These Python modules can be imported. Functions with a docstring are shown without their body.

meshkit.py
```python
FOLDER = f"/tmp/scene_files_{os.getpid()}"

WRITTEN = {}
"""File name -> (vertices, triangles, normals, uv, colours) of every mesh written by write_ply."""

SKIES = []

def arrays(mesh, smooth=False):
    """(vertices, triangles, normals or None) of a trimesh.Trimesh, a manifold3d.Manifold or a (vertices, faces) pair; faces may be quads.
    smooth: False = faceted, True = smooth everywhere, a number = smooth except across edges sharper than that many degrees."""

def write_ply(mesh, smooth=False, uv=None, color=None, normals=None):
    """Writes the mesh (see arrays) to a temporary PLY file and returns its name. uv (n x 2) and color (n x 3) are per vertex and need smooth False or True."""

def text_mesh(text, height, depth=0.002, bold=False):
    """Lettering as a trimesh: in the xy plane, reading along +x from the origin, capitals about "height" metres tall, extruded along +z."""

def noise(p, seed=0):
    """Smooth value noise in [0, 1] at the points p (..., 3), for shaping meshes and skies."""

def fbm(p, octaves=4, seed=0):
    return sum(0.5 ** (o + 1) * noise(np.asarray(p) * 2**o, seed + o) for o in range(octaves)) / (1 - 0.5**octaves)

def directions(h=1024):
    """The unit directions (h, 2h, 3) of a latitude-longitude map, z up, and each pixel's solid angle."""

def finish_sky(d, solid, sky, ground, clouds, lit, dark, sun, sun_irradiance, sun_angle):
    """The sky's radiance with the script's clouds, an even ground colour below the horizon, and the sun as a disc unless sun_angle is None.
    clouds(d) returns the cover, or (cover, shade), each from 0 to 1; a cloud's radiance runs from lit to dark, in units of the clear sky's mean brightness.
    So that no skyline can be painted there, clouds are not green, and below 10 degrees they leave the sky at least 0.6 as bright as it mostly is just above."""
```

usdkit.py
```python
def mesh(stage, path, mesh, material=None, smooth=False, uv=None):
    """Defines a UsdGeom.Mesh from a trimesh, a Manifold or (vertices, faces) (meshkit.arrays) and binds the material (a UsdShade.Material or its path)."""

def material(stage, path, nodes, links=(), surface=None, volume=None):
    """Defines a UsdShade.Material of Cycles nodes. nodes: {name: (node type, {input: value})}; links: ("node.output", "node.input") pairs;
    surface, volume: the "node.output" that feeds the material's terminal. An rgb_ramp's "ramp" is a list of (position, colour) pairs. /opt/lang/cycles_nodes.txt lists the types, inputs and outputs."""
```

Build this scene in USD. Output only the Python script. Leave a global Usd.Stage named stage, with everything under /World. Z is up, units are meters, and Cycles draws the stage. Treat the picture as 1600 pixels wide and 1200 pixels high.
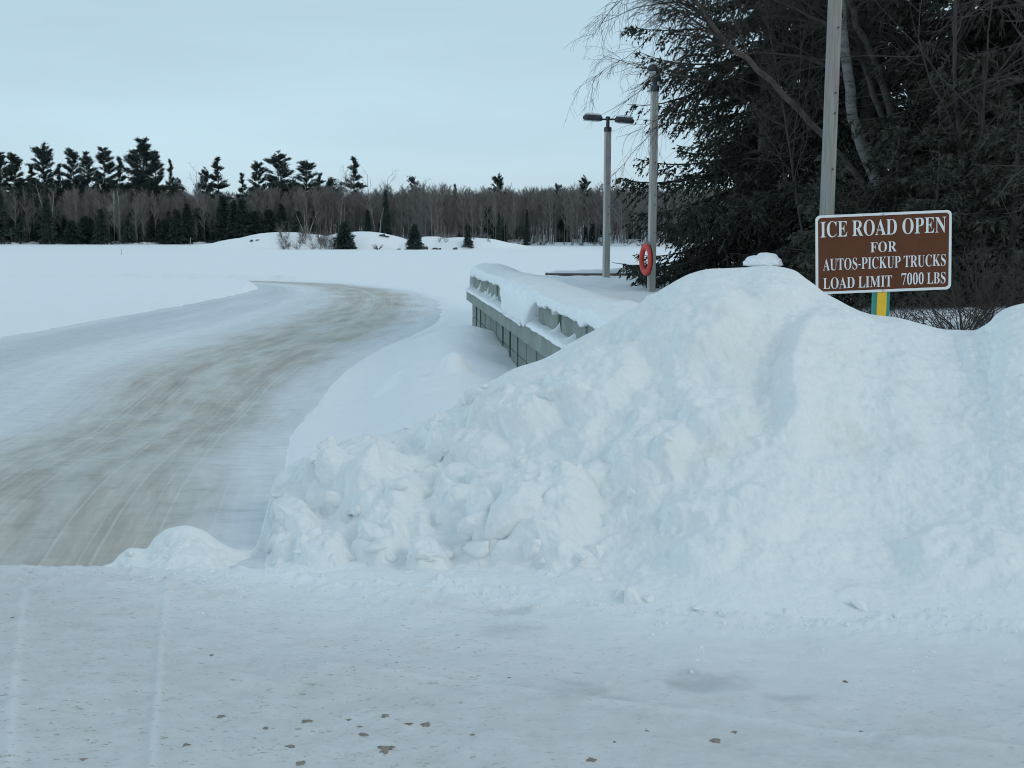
import json, math
import numpy as np
import trimesh, shapely, usdkit, meshkit
from shapely.geometry import Polygon, LineString
from scipy.interpolate import LinearNDInterpolator
from scipy.ndimage import gaussian_filter, map_coordinates
from scipy.spatial import cKDTree
from pxr import Usd, UsdGeom, UsdLux, UsdShade, Gf, Sdf, Vt

# ------------------------------------------------------------------ camera, sky, sun, exposure
EYE = 3.3                      # metres above the lake ice
FPX = 1700.0                   # focal length in photograph pixels (1600 wide)
PITCH = math.atan(233.0 / FPX)
stage = Usd.Stage.CreateInMemory()
UsdGeom.SetStageUpAxis(stage, 'Z')
UsdGeom.SetStageMetersPerUnit(stage, 1.0)
world = UsdGeom.Xform.Define(stage, '/World')
stage.SetDefaultPrim(world.GetPrim())
UsdGeom.Scope.Define(stage, '/World/Looks')
cam = UsdGeom.Camera.Define(stage, '/World/camera')
cam.CreateHorizontalApertureAttr(36.0)
cam.CreateVerticalApertureAttr(27.0)
cam.CreateFocalLengthAttr(36.0 * FPX / 1600.0)
cam.CreateClippingRangeAttr((0.1, 5000.0))
cam.AddTranslateOp().Set(Gf.Vec3d(0, 0, EYE))
cam.AddRotateXOp().Set(90.0 - math.degrees(PITCH))
cam.CreateExposureAttr(0.03)

SUN_AZ, SUN_EL = math.radians(128.0), math.radians(34.0)       # behind the camera to the right, through cloud
sun_dir = np.array([math.sin(SUN_AZ) * math.cos(SUN_EL), math.cos(SUN_AZ) * math.cos(SUN_EL), math.sin(SUN_EL)])
usdkit.material(stage, '/World/Looks/sky', {
    'sky': ('sky_texture', {'sky_type': 'single_scattering', 'sun_disc': False, 'sun_elevation': SUN_EL, 'sun_rotation': SUN_AZ}),
    'tc': ('texture_coordinate', {}),
    'sep': ('separate_xyz', {}),
    'up': ('math', {'math_type': 'maximum', 'value2': 0.0}),
    'grad': ('rgb_ramp', {'ramp': [(0.0, (5.4, 7.1, 8.05)), (0.10, (5.25, 7.15, 8.3)), (0.22, (5.0, 6.9, 8.15)), (0.5, (4.45, 6.1, 7.3)), (1.0, (4.4, 6.05, 7.2))]}),
    'map': ('mapping', {'mapping_type': 'point', 'scale': (1.2, 1.2, 7.0)}),
    'nz': ('noise_texture', {'dimensions': '3D', 'scale': 1.6, 'detail': 4.0, 'roughness': 0.5}),
    'amp': ('map_range', {'range_type': 'linear', 'from_min': 0.3, 'from_max': 0.7, 'to_min': 0.92, 'to_max': 1.06, 'clamp': True}),
    'cloud': ('vector_math', {'math_type': 'multiply'}),
    'mixc': ('mix', {'mix_type': 'mix', 'use_clamp': False, 'fac': 0.9}),
    'bg': ('background_shader', {'strength': 0.1}),
}, [('tc.generated', 'sep.vector'), ('sep.z', 'up.value1'), ('up.value', 'grad.fac'), ('tc.generated', 'map.vector'), ('map.vector', 'nz.vector'), ('nz.fac', 'amp.value'),
    ('grad.color', 'cloud.vector1'), ('amp.result', 'cloud.vector2'), ('sky.color', 'mixc.color1'), ('cloud.vector', 'mixc.color2'), ('mixc.color', 'bg.color')], surface='bg.background')
dome = UsdLux.DomeLight.Define(stage, '/World/sky')
dome.CreateIntensityAttr(1.0)
UsdShade.MaterialBindingAPI.Apply(dome.GetPrim()).Bind(UsdShade.Material.Get(stage, '/World/Looks/sky'))
dome.GetPrim().SetCustomDataByKey('kind', 'structure')
sun = UsdLux.DistantLight.Define(stage, '/World/sun')
sun.CreateNormalizeAttr(True)
sun.CreateIntensityAttr(0.14)
sun.CreateAngleAttr(22.0)
sun.CreateColorAttr(Gf.Vec3f(1.0, 0.93, 0.80))
sun.AddOrientOp(UsdGeom.XformOp.PrecisionDouble).Set(Gf.Quatd(Gf.Rotation(Gf.Vec3d(0, 0, -1), Gf.Vec3d(*(-sun_dir))).GetQuat()))

# ------------------------------------------------------------------ helpers
def ray(px, py):
    a, b = (np.asarray(px, float) - 800) / FPX, (600 - np.asarray(py, float)) / FPX
    c, s = math.cos(PITCH), math.sin(PITCH)
    return np.stack(np.broadcast_arrays(a, c + b * s, -s + b * c), -1)

def at(px, py, depth):
    """The point at distance depth ahead that stands at a place in the photograph."""
    d = ray(px, py)
    return np.array([0, 0, EYE]) + d * (np.asarray(depth, float) / d[..., 1])[..., None]

def on_level(px, py, z):
    d = ray(px, py)
    return np.array([0, 0, EYE]) + d * ((z - EYE) / d[..., 2])[..., None]

def proj(p):
    p = np.asarray(p, float)
    c, s = math.cos(PITCH), math.sin(PITCH)
    x, y, z = p[..., 0], p[..., 1], p[..., 2] - EYE
    w = y * c - z * s
    return 800 + FPX * x / w, 600 - FPX * (y * s + z * c) / w

def smooth(t):
    t = np.clip(t, 0, 1)
    return t * t * (3 - 2 * t)

NAMES = {}
def path_for(name, parent=None):
    base = (str(parent.GetPath()) if parent is not None else '/World') + '/' + name
    k = NAMES.get(base, 0)
    NAMES[base] = k + 1
    return base if k == 0 else '%s_%03d' % (base, k)

def tag(prim, label=None, cat=None, group=None, kind=None):
    for k, v in (('label', label), ('category', cat), ('group', group), ('kind', kind)):
        if v:
            prim.SetCustomDataByKey(k, v)
    return prim

def thing(name, label, cat, loc=(0, 0, 0), rotz=0.0, group=None, scale=None):
    x = UsdGeom.Xform.Define(stage, path_for(name))
    x.AddTranslateOp().Set(Gf.Vec3d(*map(float, loc)))
    x.AddRotateZOp().Set(float(rotz))
    if scale is not None:
        x.AddScaleOp().Set(Gf.Vec3f(*map(float, np.broadcast_to(scale, 3))))
    return tag(x.GetPrim(), label, cat, group)

def obj(name, mesh, material, parent=None, smooth_angle=False, uv=None, colors=None):
    m = usdkit.mesh(stage, path_for(name, parent), mesh, '/World/Looks/' + material, smooth_angle, uv)
    if colors is not None:
        for k, v in colors.items():
            UsdGeom.PrimvarsAPI(m).CreatePrimvar(k, Sdf.ValueTypeNames.FloatArray, 'vertex').Set(Vt.FloatArray.FromNumpy(np.asarray(v, np.float32)))
    return m.GetPrim()

def copy_of(proto, name, label, cat, loc, rotz=0.0, scale=1.0, group=None):
    r = thing(name, label, cat, loc, rotz, group, scale)
    r.GetReferences().AddInternalReference(proto.GetPath())
    r.SetInstanceable(True)
    return r

def box(x0, x1, y0, y1, z0, z1):
    m = trimesh.creation.box([x1 - x0, y1 - y0, z1 - z0])
    m.apply_translation([(x0 + x1) / 2, (y0 + y1) / 2, (z0 + z1) / 2])
    return m

def soft_box(x0, x1, y0, y1, z0, z1, b):
    """A box with chamfered edges."""
    import manifold3d
    pts = []
    for x in (0, 1):
        for y in (0, 1):
            for z in (0, 1):
                c = np.array([(x0, x1)[x], (y0, y1)[y], (z0, z1)[z]], float)
                s = np.array([1 - 2 * x, 1 - 2 * y, 1 - 2 * z]) * b
                pts += [c + s * [1, 0, 0] + s * [0, 1, 0] * 0, c + s * [0, 1, 0], c + s * [0, 0, 1]]
                pts[-3:] = [c + s * [0, 1, 1], c + s * [1, 0, 1], c + s * [1, 1, 0]]
    return trimesh.convex.convex_hull(np.array(pts))

def grid_faces(r, c):
    i = np.arange(r * c).reshape(r, c)
    return np.stack([i[:-1, :-1], i[:-1, 1:], i[1:, 1:], i[1:, :-1]], -1).reshape(-1, 4)

def tube(points, radii, sides=6, cap=True):
    """A tapering tube along a polyline: (vertices, triangles)."""
    p = np.asarray(points, float)
    r = np.broadcast_to(np.asarray(radii, float), len(p))
    t = np.gradient(p, axis=0)
    t /= np.maximum(np.linalg.norm(t, axis=1, keepdims=True), 1e-9)
    ref = np.where(np.abs(t[:, 2:3]) > 0.9, np.array([[1.0, 0, 0]]), np.array([[0, 0, 1.0]]))
    a = np.cross(t, ref); a /= np.linalg.norm(a, axis=1, keepdims=True)
    b = np.cross(t, a)
    ang = np.arange(sides) * 2 * np.pi / sides
    v = p[:, None] + r[:, None, None] * (np.cos(ang)[None, :, None] * a[:, None] + np.sin(ang)[None, :, None] * b[:, None])
    n = len(p)
    v = v.reshape(-1, 3)
    i, j = np.meshgrid(np.arange(n - 1), np.arange(sides), indexing='ij')
    k = (j + 1) % sides
    q = np.stack([i * sides + j, (i + 1) * sides + j, (i + 1) * sides + k, i * sides + k], -1).reshape(-1, 4)
    f = np.vstack([q[:, [0, 2, 1]], q[:, [0, 3, 2]]])
    if cap:
        e0 = [[0, s, s + 1] for s in range(1, sides - 1)]
        o = (n - 1) * sides
        e1 = [[o, o + s + 1, o + s] for s in range(1, sides - 1)]
        f = np.vstack([f, e0, e1])
    return v, f

def join(parts):
    vs, fs, n = [], [], 0
    for v, f in parts:
        vs.append(v); fs.append(np.asarray(f) + n); n += len(v)
    return np.vstack(vs), np.vstack(fs)

def as_parts(m):
    return np.asarray(m.vertices), np.asarray(m.faces)

# ------------------------------------------------------------------ materials
def mat(name, nodes, links, surface='p.BSDF'):
    usdkit.material(stage, '/World/Looks/' + name, nodes, links, surface=surface)

def plain(name, color, rough=0.6, var=0.12, scale=12.0, metallic=0.0, spec=0.4, bump=0.15, bump_scale=None, dist=0.01, obj_var=False):
    """A mottled opaque material."""
    c = np.array(color)
    nodes = {'tc': ('texture_coordinate', {}),
             'n': ('noise_texture', {'dimensions': '3D', 'scale': scale, 'detail': 5.0, 'roughness': 0.6}),
             'r': ('rgb_ramp', {'ramp': [(0.25, tuple(c * (1 - var))), (0.75, tuple(np.minimum(c * (1 + var), 0.95)))]}),
             'n2': ('noise_texture', {'dimensions': '3D', 'scale': bump_scale or scale * 3, 'detail': 4.0}),
             'b': ('bump', {'strength': bump, 'distance': dist}),
             'p': ('principled_bsdf', {'roughness': rough, 'metallic': metallic, 'specular_ior_level': spec})}
    links = [('tc.object', 'n.vector'), ('tc.object', 'n2.vector'), ('n.fac', 'r.fac'), ('r.color', 'p.base_color'), ('n2.fac', 'b.height'), ('b.normal', 'p.normal')]
    mat(name, nodes, links)

# snow: nearly white, fine grain, faint road dirt that a plough mixed in (primvar dirt: 0..1)
SNOW = (0.86, 0.885, 0.90)
def snow_material(name, lo=(0.815, 0.83, 0.845), hi=(0.875, 0.885, 0.89), bump1=0.25, bump2=0.15, dirt_scale=1.6, dirt_amt=0.5, rough=0.65, spots=None, grain=60.0, fine=9.0):
    nodes = {
        'g': ('geometry', {}),
        'n1': ('noise_texture', {'dimensions': '3D', 'scale': 9.0, 'detail': 6.0, 'roughness': 0.62}),
        'n3': ('noise_texture', {'dimensions': '3D', 'scale': fine, 'detail': 7.0, 'roughness': 0.75}),
        'n2': ('noise_texture', {'dimensions': '3D', 'scale': grain, 'detail': 4.0, 'roughness': 0.6}),
        'nd': ('noise_texture', {'dimensions': '3D', 'scale': dirt_scale, 'detail': 6.0, 'roughness': 0.65}),
        'md': ('map_range', {'range_type': 'smoothstep', 'from_min': 0.5, 'from_max': 0.78, 'to_min': 0.0, 'to_max': dirt_amt, 'clamp': True}),
        'at': ('attribute', {'attribute': 'dirt'}),
        'mm': ('math', {'math_type': 'multiply'}),
        'c0': ('rgb_ramp', {'ramp': [(0.3, lo), (0.7, hi)]}),
        'mx': ('mix', {'mix_type': 'mix', 'color2': (0.50, 0.46, 0.38)}),
        'b1': ('bump', {'strength': bump1, 'distance': 0.03}),
        'b2': ('bump', {'strength': bump2, 'distance': 0.006}),
        'p': ('principled_bsdf', {'roughness': rough, 'specular_ior_level': 0.25}),
    }
    links = [('g.position', 'n1.vector'), ('g.position', 'n2.vector'), ('g.position', 'nd.vector'), ('nd.fac', 'md.value'), ('md.result', 'mm.value1'), ('at.fac', 'mm.value2'),
             ('g.position', 'n3.vector'), ('n3.fac', 'c0.fac'), ('c0.color', 'mx.color1'), ('mm.value', 'mx.fac'), ('n1.fac', 'b1.height'), ('n2.fac', 'b2.height'), ('b1.normal', 'b2.normal'),
             ('b2.normal', 'p.normal'), ('mx.color', 'p.base_color')]
    if spots:                                # thin trodden grit on the packed lot (flat dark specks and stains)
        nodes.update({
            'sm': ('mapping', {'mapping_type': 'point', 'scale': (1.0, 2.2, 1.0)}),
            'sn': ('noise_texture', {'dimensions': '3D', 'scale': 24.0, 'detail': 5.0, 'roughness': 0.75}),
            'sr': ('map_range', {'range_type': 'smoothstep', 'from_min': 0.575, 'from_max': 0.65, 'to_min': 0.0, 'to_max': 0.8, 'clamp': True}),
            'as': ('attribute', {'attribute': 'grit'}),
            'sk': ('math', {'math_type': 'multiply'}),
            'sx': ('mix', {'mix_type': 'mix', 'color2': (0.30, 0.265, 0.21)}),
            'ap': ('attribute', {'attribute': 'pack'}),
            'np': ('noise_texture', {'dimensions': '3D', 'scale': 5.5, 'detail': 9.0, 'roughness': 0.8}),
            'npm': ('mapping', {'mapping_type': 'point', 'scale': (1.0, 1.5, 1.0)}),
            'pc': ('rgb_ramp', {'ramp': [(0.28, (0.48, 0.47, 0.455)), (0.42, (0.565, 0.56, 0.55)), (0.58, (0.61, 0.61, 0.605)), (0.75, (0.67, 0.675, 0.675))]}),
            'px': ('mix', {'mix_type': 'mix'}),
            'ai': ('attribute', {'attribute': 'ice'}),
            'ix': ('mix', {'mix_type': 'mix', 'color2': (0.37, 0.385, 0.385)}),
            'ir': ('map_range', {'range_type': 'linear', 'from_min': 0.0, 'from_max': 1.0, 'to_min': rough, 'to_max': 0.35, 'clamp': True}),
        })
        links += [('g.position', 'sm.vector'), ('sm.vector', 'sn.vector'), ('sn.fac', 'sr.value'), ('sr.result', 'sk.value1'), ('as.fac', 'sk.value2'), ('sk.value', 'sx.fac'),
                  ('g.position', 'npm.vector'), ('npm.vector', 'np.vector'), ('np.fac', 'pc.fac'), ('ap.fac', 'px.fac'), ('c0.color', 'px.color1'), ('pc.color', 'px.color2'), ('px.color', 'mx.color1'), ('mx.color', 'ix.color1'), ('ai.fac', 'ix.fac'), ('ix.color', 'sx.color1'), ('ai.fac', 'ir.value'), ('ir.result', 'p.roughness')]
        links = [l for l in links if l not in (('mx.color', 'p.base_color'), ('c0.color', 'mx.color1'))] + [('sx.color', 'p.base_color')]
    mat(name, nodes, links)
snow_material('snow_packed', bump1=0.22, bump2=0.2, dirt_scale=2.2, dirt_amt=0.35, spots=True)
snow_material('snow_heap', (0.765, 0.78, 0.775), (0.835, 0.84, 0.835), 0.6, 0.5, 1.1, 0.6, grain=38.0, fine=26.0)
snow_material('snow_soft', bump1=0.10, bump2=0.12, dirt_scale=1.0, dirt_amt=0.2)
# ------------------------------------------------------------------ terrain heights
def road_z(y):
    return 1.5 * (1 - smooth((np.asarray(y, float) - 4) / 18.0))

OUTER = np.array([(-1.3, 5.75), (-1.75, 8.2), (-2.28, 11), (-2.67, 13), (-2.97, 14.7), (-3.45, 18), (-3.75, 21), (-4.0, 26.3), (-3.75, 31.5), (-3.2, 36), (-2.8, 42), (-3.2, 49.6), (-4.5, 59), (-6.6, 66), (-10.4, 73), (-14.9, 77.5), (-22, 81), (-45, 88)])
INNER = np.array([(-7.1, 5.75), (-8.4, 8.2), (-9.6, 11), (-10.4, 13), (-11.3, 15), (-12.9, 18.5), (-14.2, 21.5), (-15.9, 26.5), (-16.5, 31.5), (-16.6, 36), (-16.4, 40), (-16, 45.6), (-15.6, 52), (-15.4, 60), (-15.6, 66), (-17, 71), (-22, 75), (-45, 82)])
def resample(p, n):
    from scipy.interpolate import PchipInterpolator
    s = np.linspace(0, 1, len(p))
    u = np.linspace(0, 1, n)
    return np.stack([PchipInterpolator(s, p[:, k])(u) for k in (0, 1)], 1)
ROAD_N = 420
outer, inner = resample(OUTER, ROAD_N), resample(INNER, ROAD_N)
road_poly = Polygon(np.vstack([outer, inner[::-1]]))
def road_dist(x, y):
    """Signed distance to the road's edge, positive outside."""
    pts = shapely.points(np.ravel(x), np.ravel(y))
    shapely.prepare(road_poly)
    d = shapely.distance(pts, road_poly.exterior)
    d[shapely.contains(road_poly, pts)] *= -1
    return d.reshape(np.shape(x))

def wall_x(y):
    return -1.27 + 0.122 * (36.0 - np.asarray(y, float))

def terrain_points():
    P = []
    for y, z in ((-10, 1.66), (0, 1.66), (2.5, 1.66), (4.2, 1.65), (5.6, 1.58)):
        P += [(x, y, z) for x in (-30, -12, -8, -4, -2, 0, 2, 4, 7, 12, 30)]
    P += [(0, 7, 1.6), (3, 7, 1.62), (6, 7, 1.68), (10, 7, 1.7), (0, 8.5, 1.6), (4, 9, 1.68), (8, 9, 1.8), (14, 9, 1.9), (1.2, 11, 1.62), (4, 12, 1.85), (7, 12.5, 2.05), (10, 13, 2.15), (16, 13, 2.3), (30, 12, 2.4)]
    # shore ground under and beside the trees
    P += [(6.5, 16, 2.02), (9, 16, 2.25), (12, 18, 2.4), (18, 18, 2.5), (30, 20, 2.6), (6.5, 20, 2.0), (9, 22, 2.25), (6.2, 26, 1.98), (10, 28, 2.15), (16, 28, 2.4), (30, 30, 2.6), (5.8, 34, 1.9), (9, 35, 2.0), (14, 38, 2.05), (22, 40, 2.2), (40, 42, 2.5), (60, 40, 2.6)]
    P += [(7, 38.5, 1.5), (10, 43, 1.7), (20, 52, 1.9), (40, 66, 2.2), (80, 85, 2.4), (4, 39.5, 0.2), (8, 44, 0.2), (14, 50, 0.15), (24, 62, 0.15), (44, 80, 0.15), (80, 105, 0.15)]
    # ridge of the snow bank between the road and the dock wall, and the gully at the wall
    P += [(-0.45, 9, 1.58), (-0.7, 11, 1.5), (-0.9, 12.5, 1.32), (-1.0, 14, 1.16), (-1.1, 16, 1.04), (-1.2, 18, 1.02), (-1.25, 20, 0.98), (-1.2, 23, 0.93), (-1.1, 26, 0.95), (-1.0, 28.5, 1.0), (-1.02, 30.3, 1.06), (-1.5, 32, 0.75), (-1.7, 34, 0.45), (-1.7, 37, 0.3)]
    P += [(-0.75, 28.2, 0.84), (-0.55, 26.6, 0.62), (-0.3, 25.6, 0.3), (-0.4, 22, 0.62), (-0.3, 19, 0.75), (-0.2, 16.5, 0.9), (0.0, 14, 1.2)]
    P += [(float(wall_x(y)) - 0.12, y, z) for y, z in ((37, 0.15), (34, 0.15), (31, 0.15), (28, 0.15), (25.5, 0.16), (23, 0.3), (20, 0.55), (17, 0.8), (14, 1.3))]
    P += [(float(wall_x(y)) + 1.0, y, 0.3) for y in (37, 33, 29, 25, 21)] + [(float(wall_x(y)) + 3.2, y, 1.2) for y in (37, 33, 29, 25, 21)]
    P += [(1.6, 17, 0.9), (3.5, 15, 1.6)]
    P += [(-2.2, 38, 0.2), (-1.8, 41, 0.2), (1, 39.5, 0.15), (-1.5, 46, 0.15), (3, 48, 0.14), (-2, 55, 0.14), (10, 60, 0.14), (-4, 66, 0.14), (20, 80, 0.12), (0, 80, 0.12), (-10, 84, 0.14), (60, 125, 0.12), (150, 125, 0.12)]
    # road and the lake left of it
    for yo, xo in zip(OUTER[:, 1], OUTER[:, 0]):
        if yo < 70: P += [(xo - 0.2, yo, float(road_z(yo))), (xo - 5, yo, float(road_z(yo)))]
    P += [(-18, 10, 1.2), (-18, 20, 0.25), (-18.5, 30, 0.16), (-18.5, 40, 0.16), (-18, 50, 0.14), (-18, 60, 0.14), (-30, 15, 0.8), (-30, 30, 0.14), (-30, 60, 0.13), (-60, 30, 0.13), (-60, 60, 0.13), (-60, 125, 0.12), (0, 125, 0.12), (-150, 125, 0.12), (-150, -10, 0.3), (150, -10, 2.6), (150, 60, 2.6)]
    return np.array(P)

_P = terrain_points()
_GX, _GY = np.arange(-40, 60.01, 0.2), np.arange(-10, 110.01, 0.2)
_T = LinearNDInterpolator(_P[:, :2], _P[:, 2])(*np.meshgrid(_GX, _GY, indexing='xy'))
_T = gaussian_filter(np.nan_to_num(_T, nan=0.12), 2.6)
ISLAND = [(-52, 252, 15, 9, 3.6), (-34, 254, 13, 9, 3.8), (-44, 253, 18, 9, 2.2), (-19, 252, 9, 7, 2.7), (-10, 250, 12, 6.5, 2.6), (-1, 252, 6, 5, 1.2), (-68, 250, 8, 6, 1.2), (-62, 252, 9, 8, 2.2)]
def shore_y(x):
    return 335 + 0 * x + 34 * smooth((-x - 20) / 40) - 35 * smooth((x + 10) / 60) + 5 * np.sin(x * 0.11) + 3 * np.sin(x * 0.31)
def ground_z(x, y, detail=True):
    x, y = np.asarray(x, float), np.asarray(y, float)
    t = map_coordinates(_T, [np.clip((y + 10) / 0.2, 0, len(_GY) - 1), np.clip((x + 40) / 0.2, 0, len(_GX) - 1)], order=1)
    far = smooth((y - 95) / 12)
    t = t * (1 - far) + 0.12 * far
    isl = 0
    for cx, cy, rx, ry, h in ISLAND:
        r2 = ((x - cx) / rx) ** 2 + ((y - cy) / ry) ** 2
        isl = np.maximum(isl, h * np.clip(1 - r2, 0, 1) ** 0.8) + 0.12 * np.minimum(isl, h * np.clip(1 - r2, 0, 1))
    s = np.maximum(y - shore_y(x), -1)
    t = t + isl + 0.9 * smooth(s / 4) + 0.03 * np.clip(s, 0, 170) * smooth(s / 30)
    d = road_dist(x, y)
    p = np.stack([x, y, 0 * x], -1)
    if detail:
        d = d + (meshkit.fbm(p * [1.1, 1.1, 1], 3, 5) - 0.5) * (0.5 - 0.42 * smooth((x + 8) / 3) * (y < 45)) * smooth((y - 5) / 12) + (meshkit.fbm(p * 3, 3, 8) - 0.5) * 0.03
    zr = road_z(y) * (y < 60)
    right = smooth((x - np.interp(y, OUTER[:15, 1], OUTER[:15, 0]) + 3) / 2) * (y < 40)
    w = np.where(y < 7, 0.2, 1.8 + 0.2 * right)
    lip = (0.09 + 0.06 * right + 0.38 * smooth((-x - 13.5) / 3) * smooth((y - 63) / 5) * (y < 84)) * smooth(d / 0.45) * np.exp(-np.maximum(d, 0) / 1.6) * smooth((y - 26) / 8) * (1 - smooth((y - 90) / 10))
    step = -0.12 + 0.165 * smooth((d + 0.28) / 0.34)
    out = zr + (t - zr - 0.045) * smooth(d / w) ** 0.8 + lip + step
    z = np.where(d > 0, out, zr + step)
    z = z + 0.34 * np.exp(-(((x + 1.02) / 0.27) ** 2 + ((y - 18.6) / 0.42) ** 2) ** 1.5) + 0.10 * np.exp(-((x + 0.75) / 0.5) ** 2 - ((y - 18.2) / 0.9) ** 2)
    if detail:
        calm = smooth(d / 0.3)
        z = z + calm * ((meshkit.fbm(p * 0.5, 3, 11) - 0.5) * 0.10 * smooth((y - 6) / 5) + (meshkit.fbm(p * [1.5, 2.5, 1], 4, 3) - 0.5) * 0.05)
        lot = (1 - smooth((y - 5.2) / 1.0))
        z = z + calm * lot * (meshkit.fbm(p * [7, 9, 1], 4, 9) - 0.5) * 0.02
        toe_line = np.interp(x, [-2.2, -1.5, -0.8, 0.1, 0.6, 1.3, 3.0, 8.0], [5.55, 5.5, 5.45, 5.2, 5.0, 4.85, 4.75, 4.7])
        near = lot * smooth((y - toe_line + 0.75) / 0.7) * (x > -2.6)
        z = z + near * ((meshkit.fbm(p * [11, 11, 1], 4, 19) - 0.45) * 0.045 + np.maximum(meshkit.fbm(p * [22, 22, 1], 2, 25) - 0.55, 0) * 0.07)
        for rut in RUTS:
            dd = shapely.distance(shapely.points(x.ravel(), y.ravel()), rut[0]).reshape(x.shape)
            z = z + lot * rut[1] * np.exp(-(dd / rut[2]) ** 2)
    return z

RUTS = [(LineString(on_level(np.array([262, 256, 250, 247, 240, 236]), np.array([888, 960, 1030, 1090, 1150, 1260]), 1.64)[:, :2]), 0.012, 0.020),
        (LineString(on_level(np.array([20, 90, 160, 230, 300, 350, 420]), np.array([915, 945, 985, 1040, 1100, 1150, 1260]), 1.64)[:, :2]), -0.012, 0.05),
        (LineString(on_level(np.array([255, 330, 410, 520, 640, 800]), np.array([965, 1000, 1050, 1110, 1160, 1230]), 1.64)[:, :2]), -0.010, 0.04),
        (LineString(on_level(np.array([500, 640, 820, 1010, 1200, 1400, 1620]), np.array([1045, 1060, 1085, 1110, 1135, 1160, 1180]), 1.64)[:, :2]), 0.010, 0.03),
        (LineString(on_level(np.array([880, 1000, 1120, 1260, 1400, 1640]), np.array([985, 1040, 1090, 1130, 1165, 1205]), 1.64)[:, :2]), -0.009, 0.05),
        (LineString(on_level(np.array([40, 30, 22, 10]), np.array([900, 1000, 1100, 1260]), 1.64)[:, :2]), 0.010, 0.03)]
def gz1(x, y):
    return float(ground_z(np.array([x]), np.array([y]))[0])

# ground sheet: rows get farther apart with distance, reaching the horizon
rows = [-8, -5, -2, 0, 1.2, 2.0]
y = 2.6
while y < 130:
    rows.append(y); y += max(0.022, 0.0062 * y)
while y < 420:
    rows.append(y); y += 1.6
while y < 6000:
    rows.append(y); y *= 1.12
rows = np.array(rows)
cols = np.concatenate([np.linspace(-1.8, -0.62, 60), np.linspace(-0.615, 0.615, 640), np.linspace(0.62, 1.8, 60)])
gy, gu = np.meshgrid(rows, cols, indexing='ij')
gx = gu * (np.maximum(gy, 0) * 0.93 + 1.0 + 6 * (gy < 1))
gx = gu * (np.where(gy < 2.6, 3.4, gy * 0.93 + 1.0))
gz = ground_z(gx, gy)
verts = np.stack([gx, gy, gz], -1).reshape(-1, 3)
X, Y = verts[:, 0], verts[:, 1]
PX, PY = proj(verts)
lotmask = 1 - smooth((Y - 5.4) / 0.9)
toe_line = np.interp(X, [-30, -4, -2.2, -1.5, -0.8, 0.1, 0.6, 1.3, 3.0, 8.0], [8.0, 7.4, 6.4, 5.7, 5.4, 5.2, 4.95, 4.8, 4.7, 4.65])
pack = lotmask * np.clip((toe_line - Y) / 1.5, 0, 1) ** 0.8
for rut in RUTS:
    if rut[1] > 0: pack = pack * (1 - 0.22 * np.exp(-(shapely.distance(shapely.points(X, Y), rut[0]) / (0.6 * rut[2])) ** 2))
dirt = 0.8 * lotmask * (0.5 + 0.5 * (1 - smooth((X + 0.3) / 2.0))) + 0.15
grit = lotmask * np.clip(0.25 + 0.5 * (1 - smooth((X + 0.6) / 1.5)) + 0.9 * (meshkit.fbm(np.stack([X * 0.9, Y * 1.4, 0 * X], -1), 3, 21) - 0.45), 0, 1) * (0.35 + 0.65 * np.clip((toe_line - Y) / 1.2, 0, 1))
ice = np.zeros(len(X))
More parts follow.
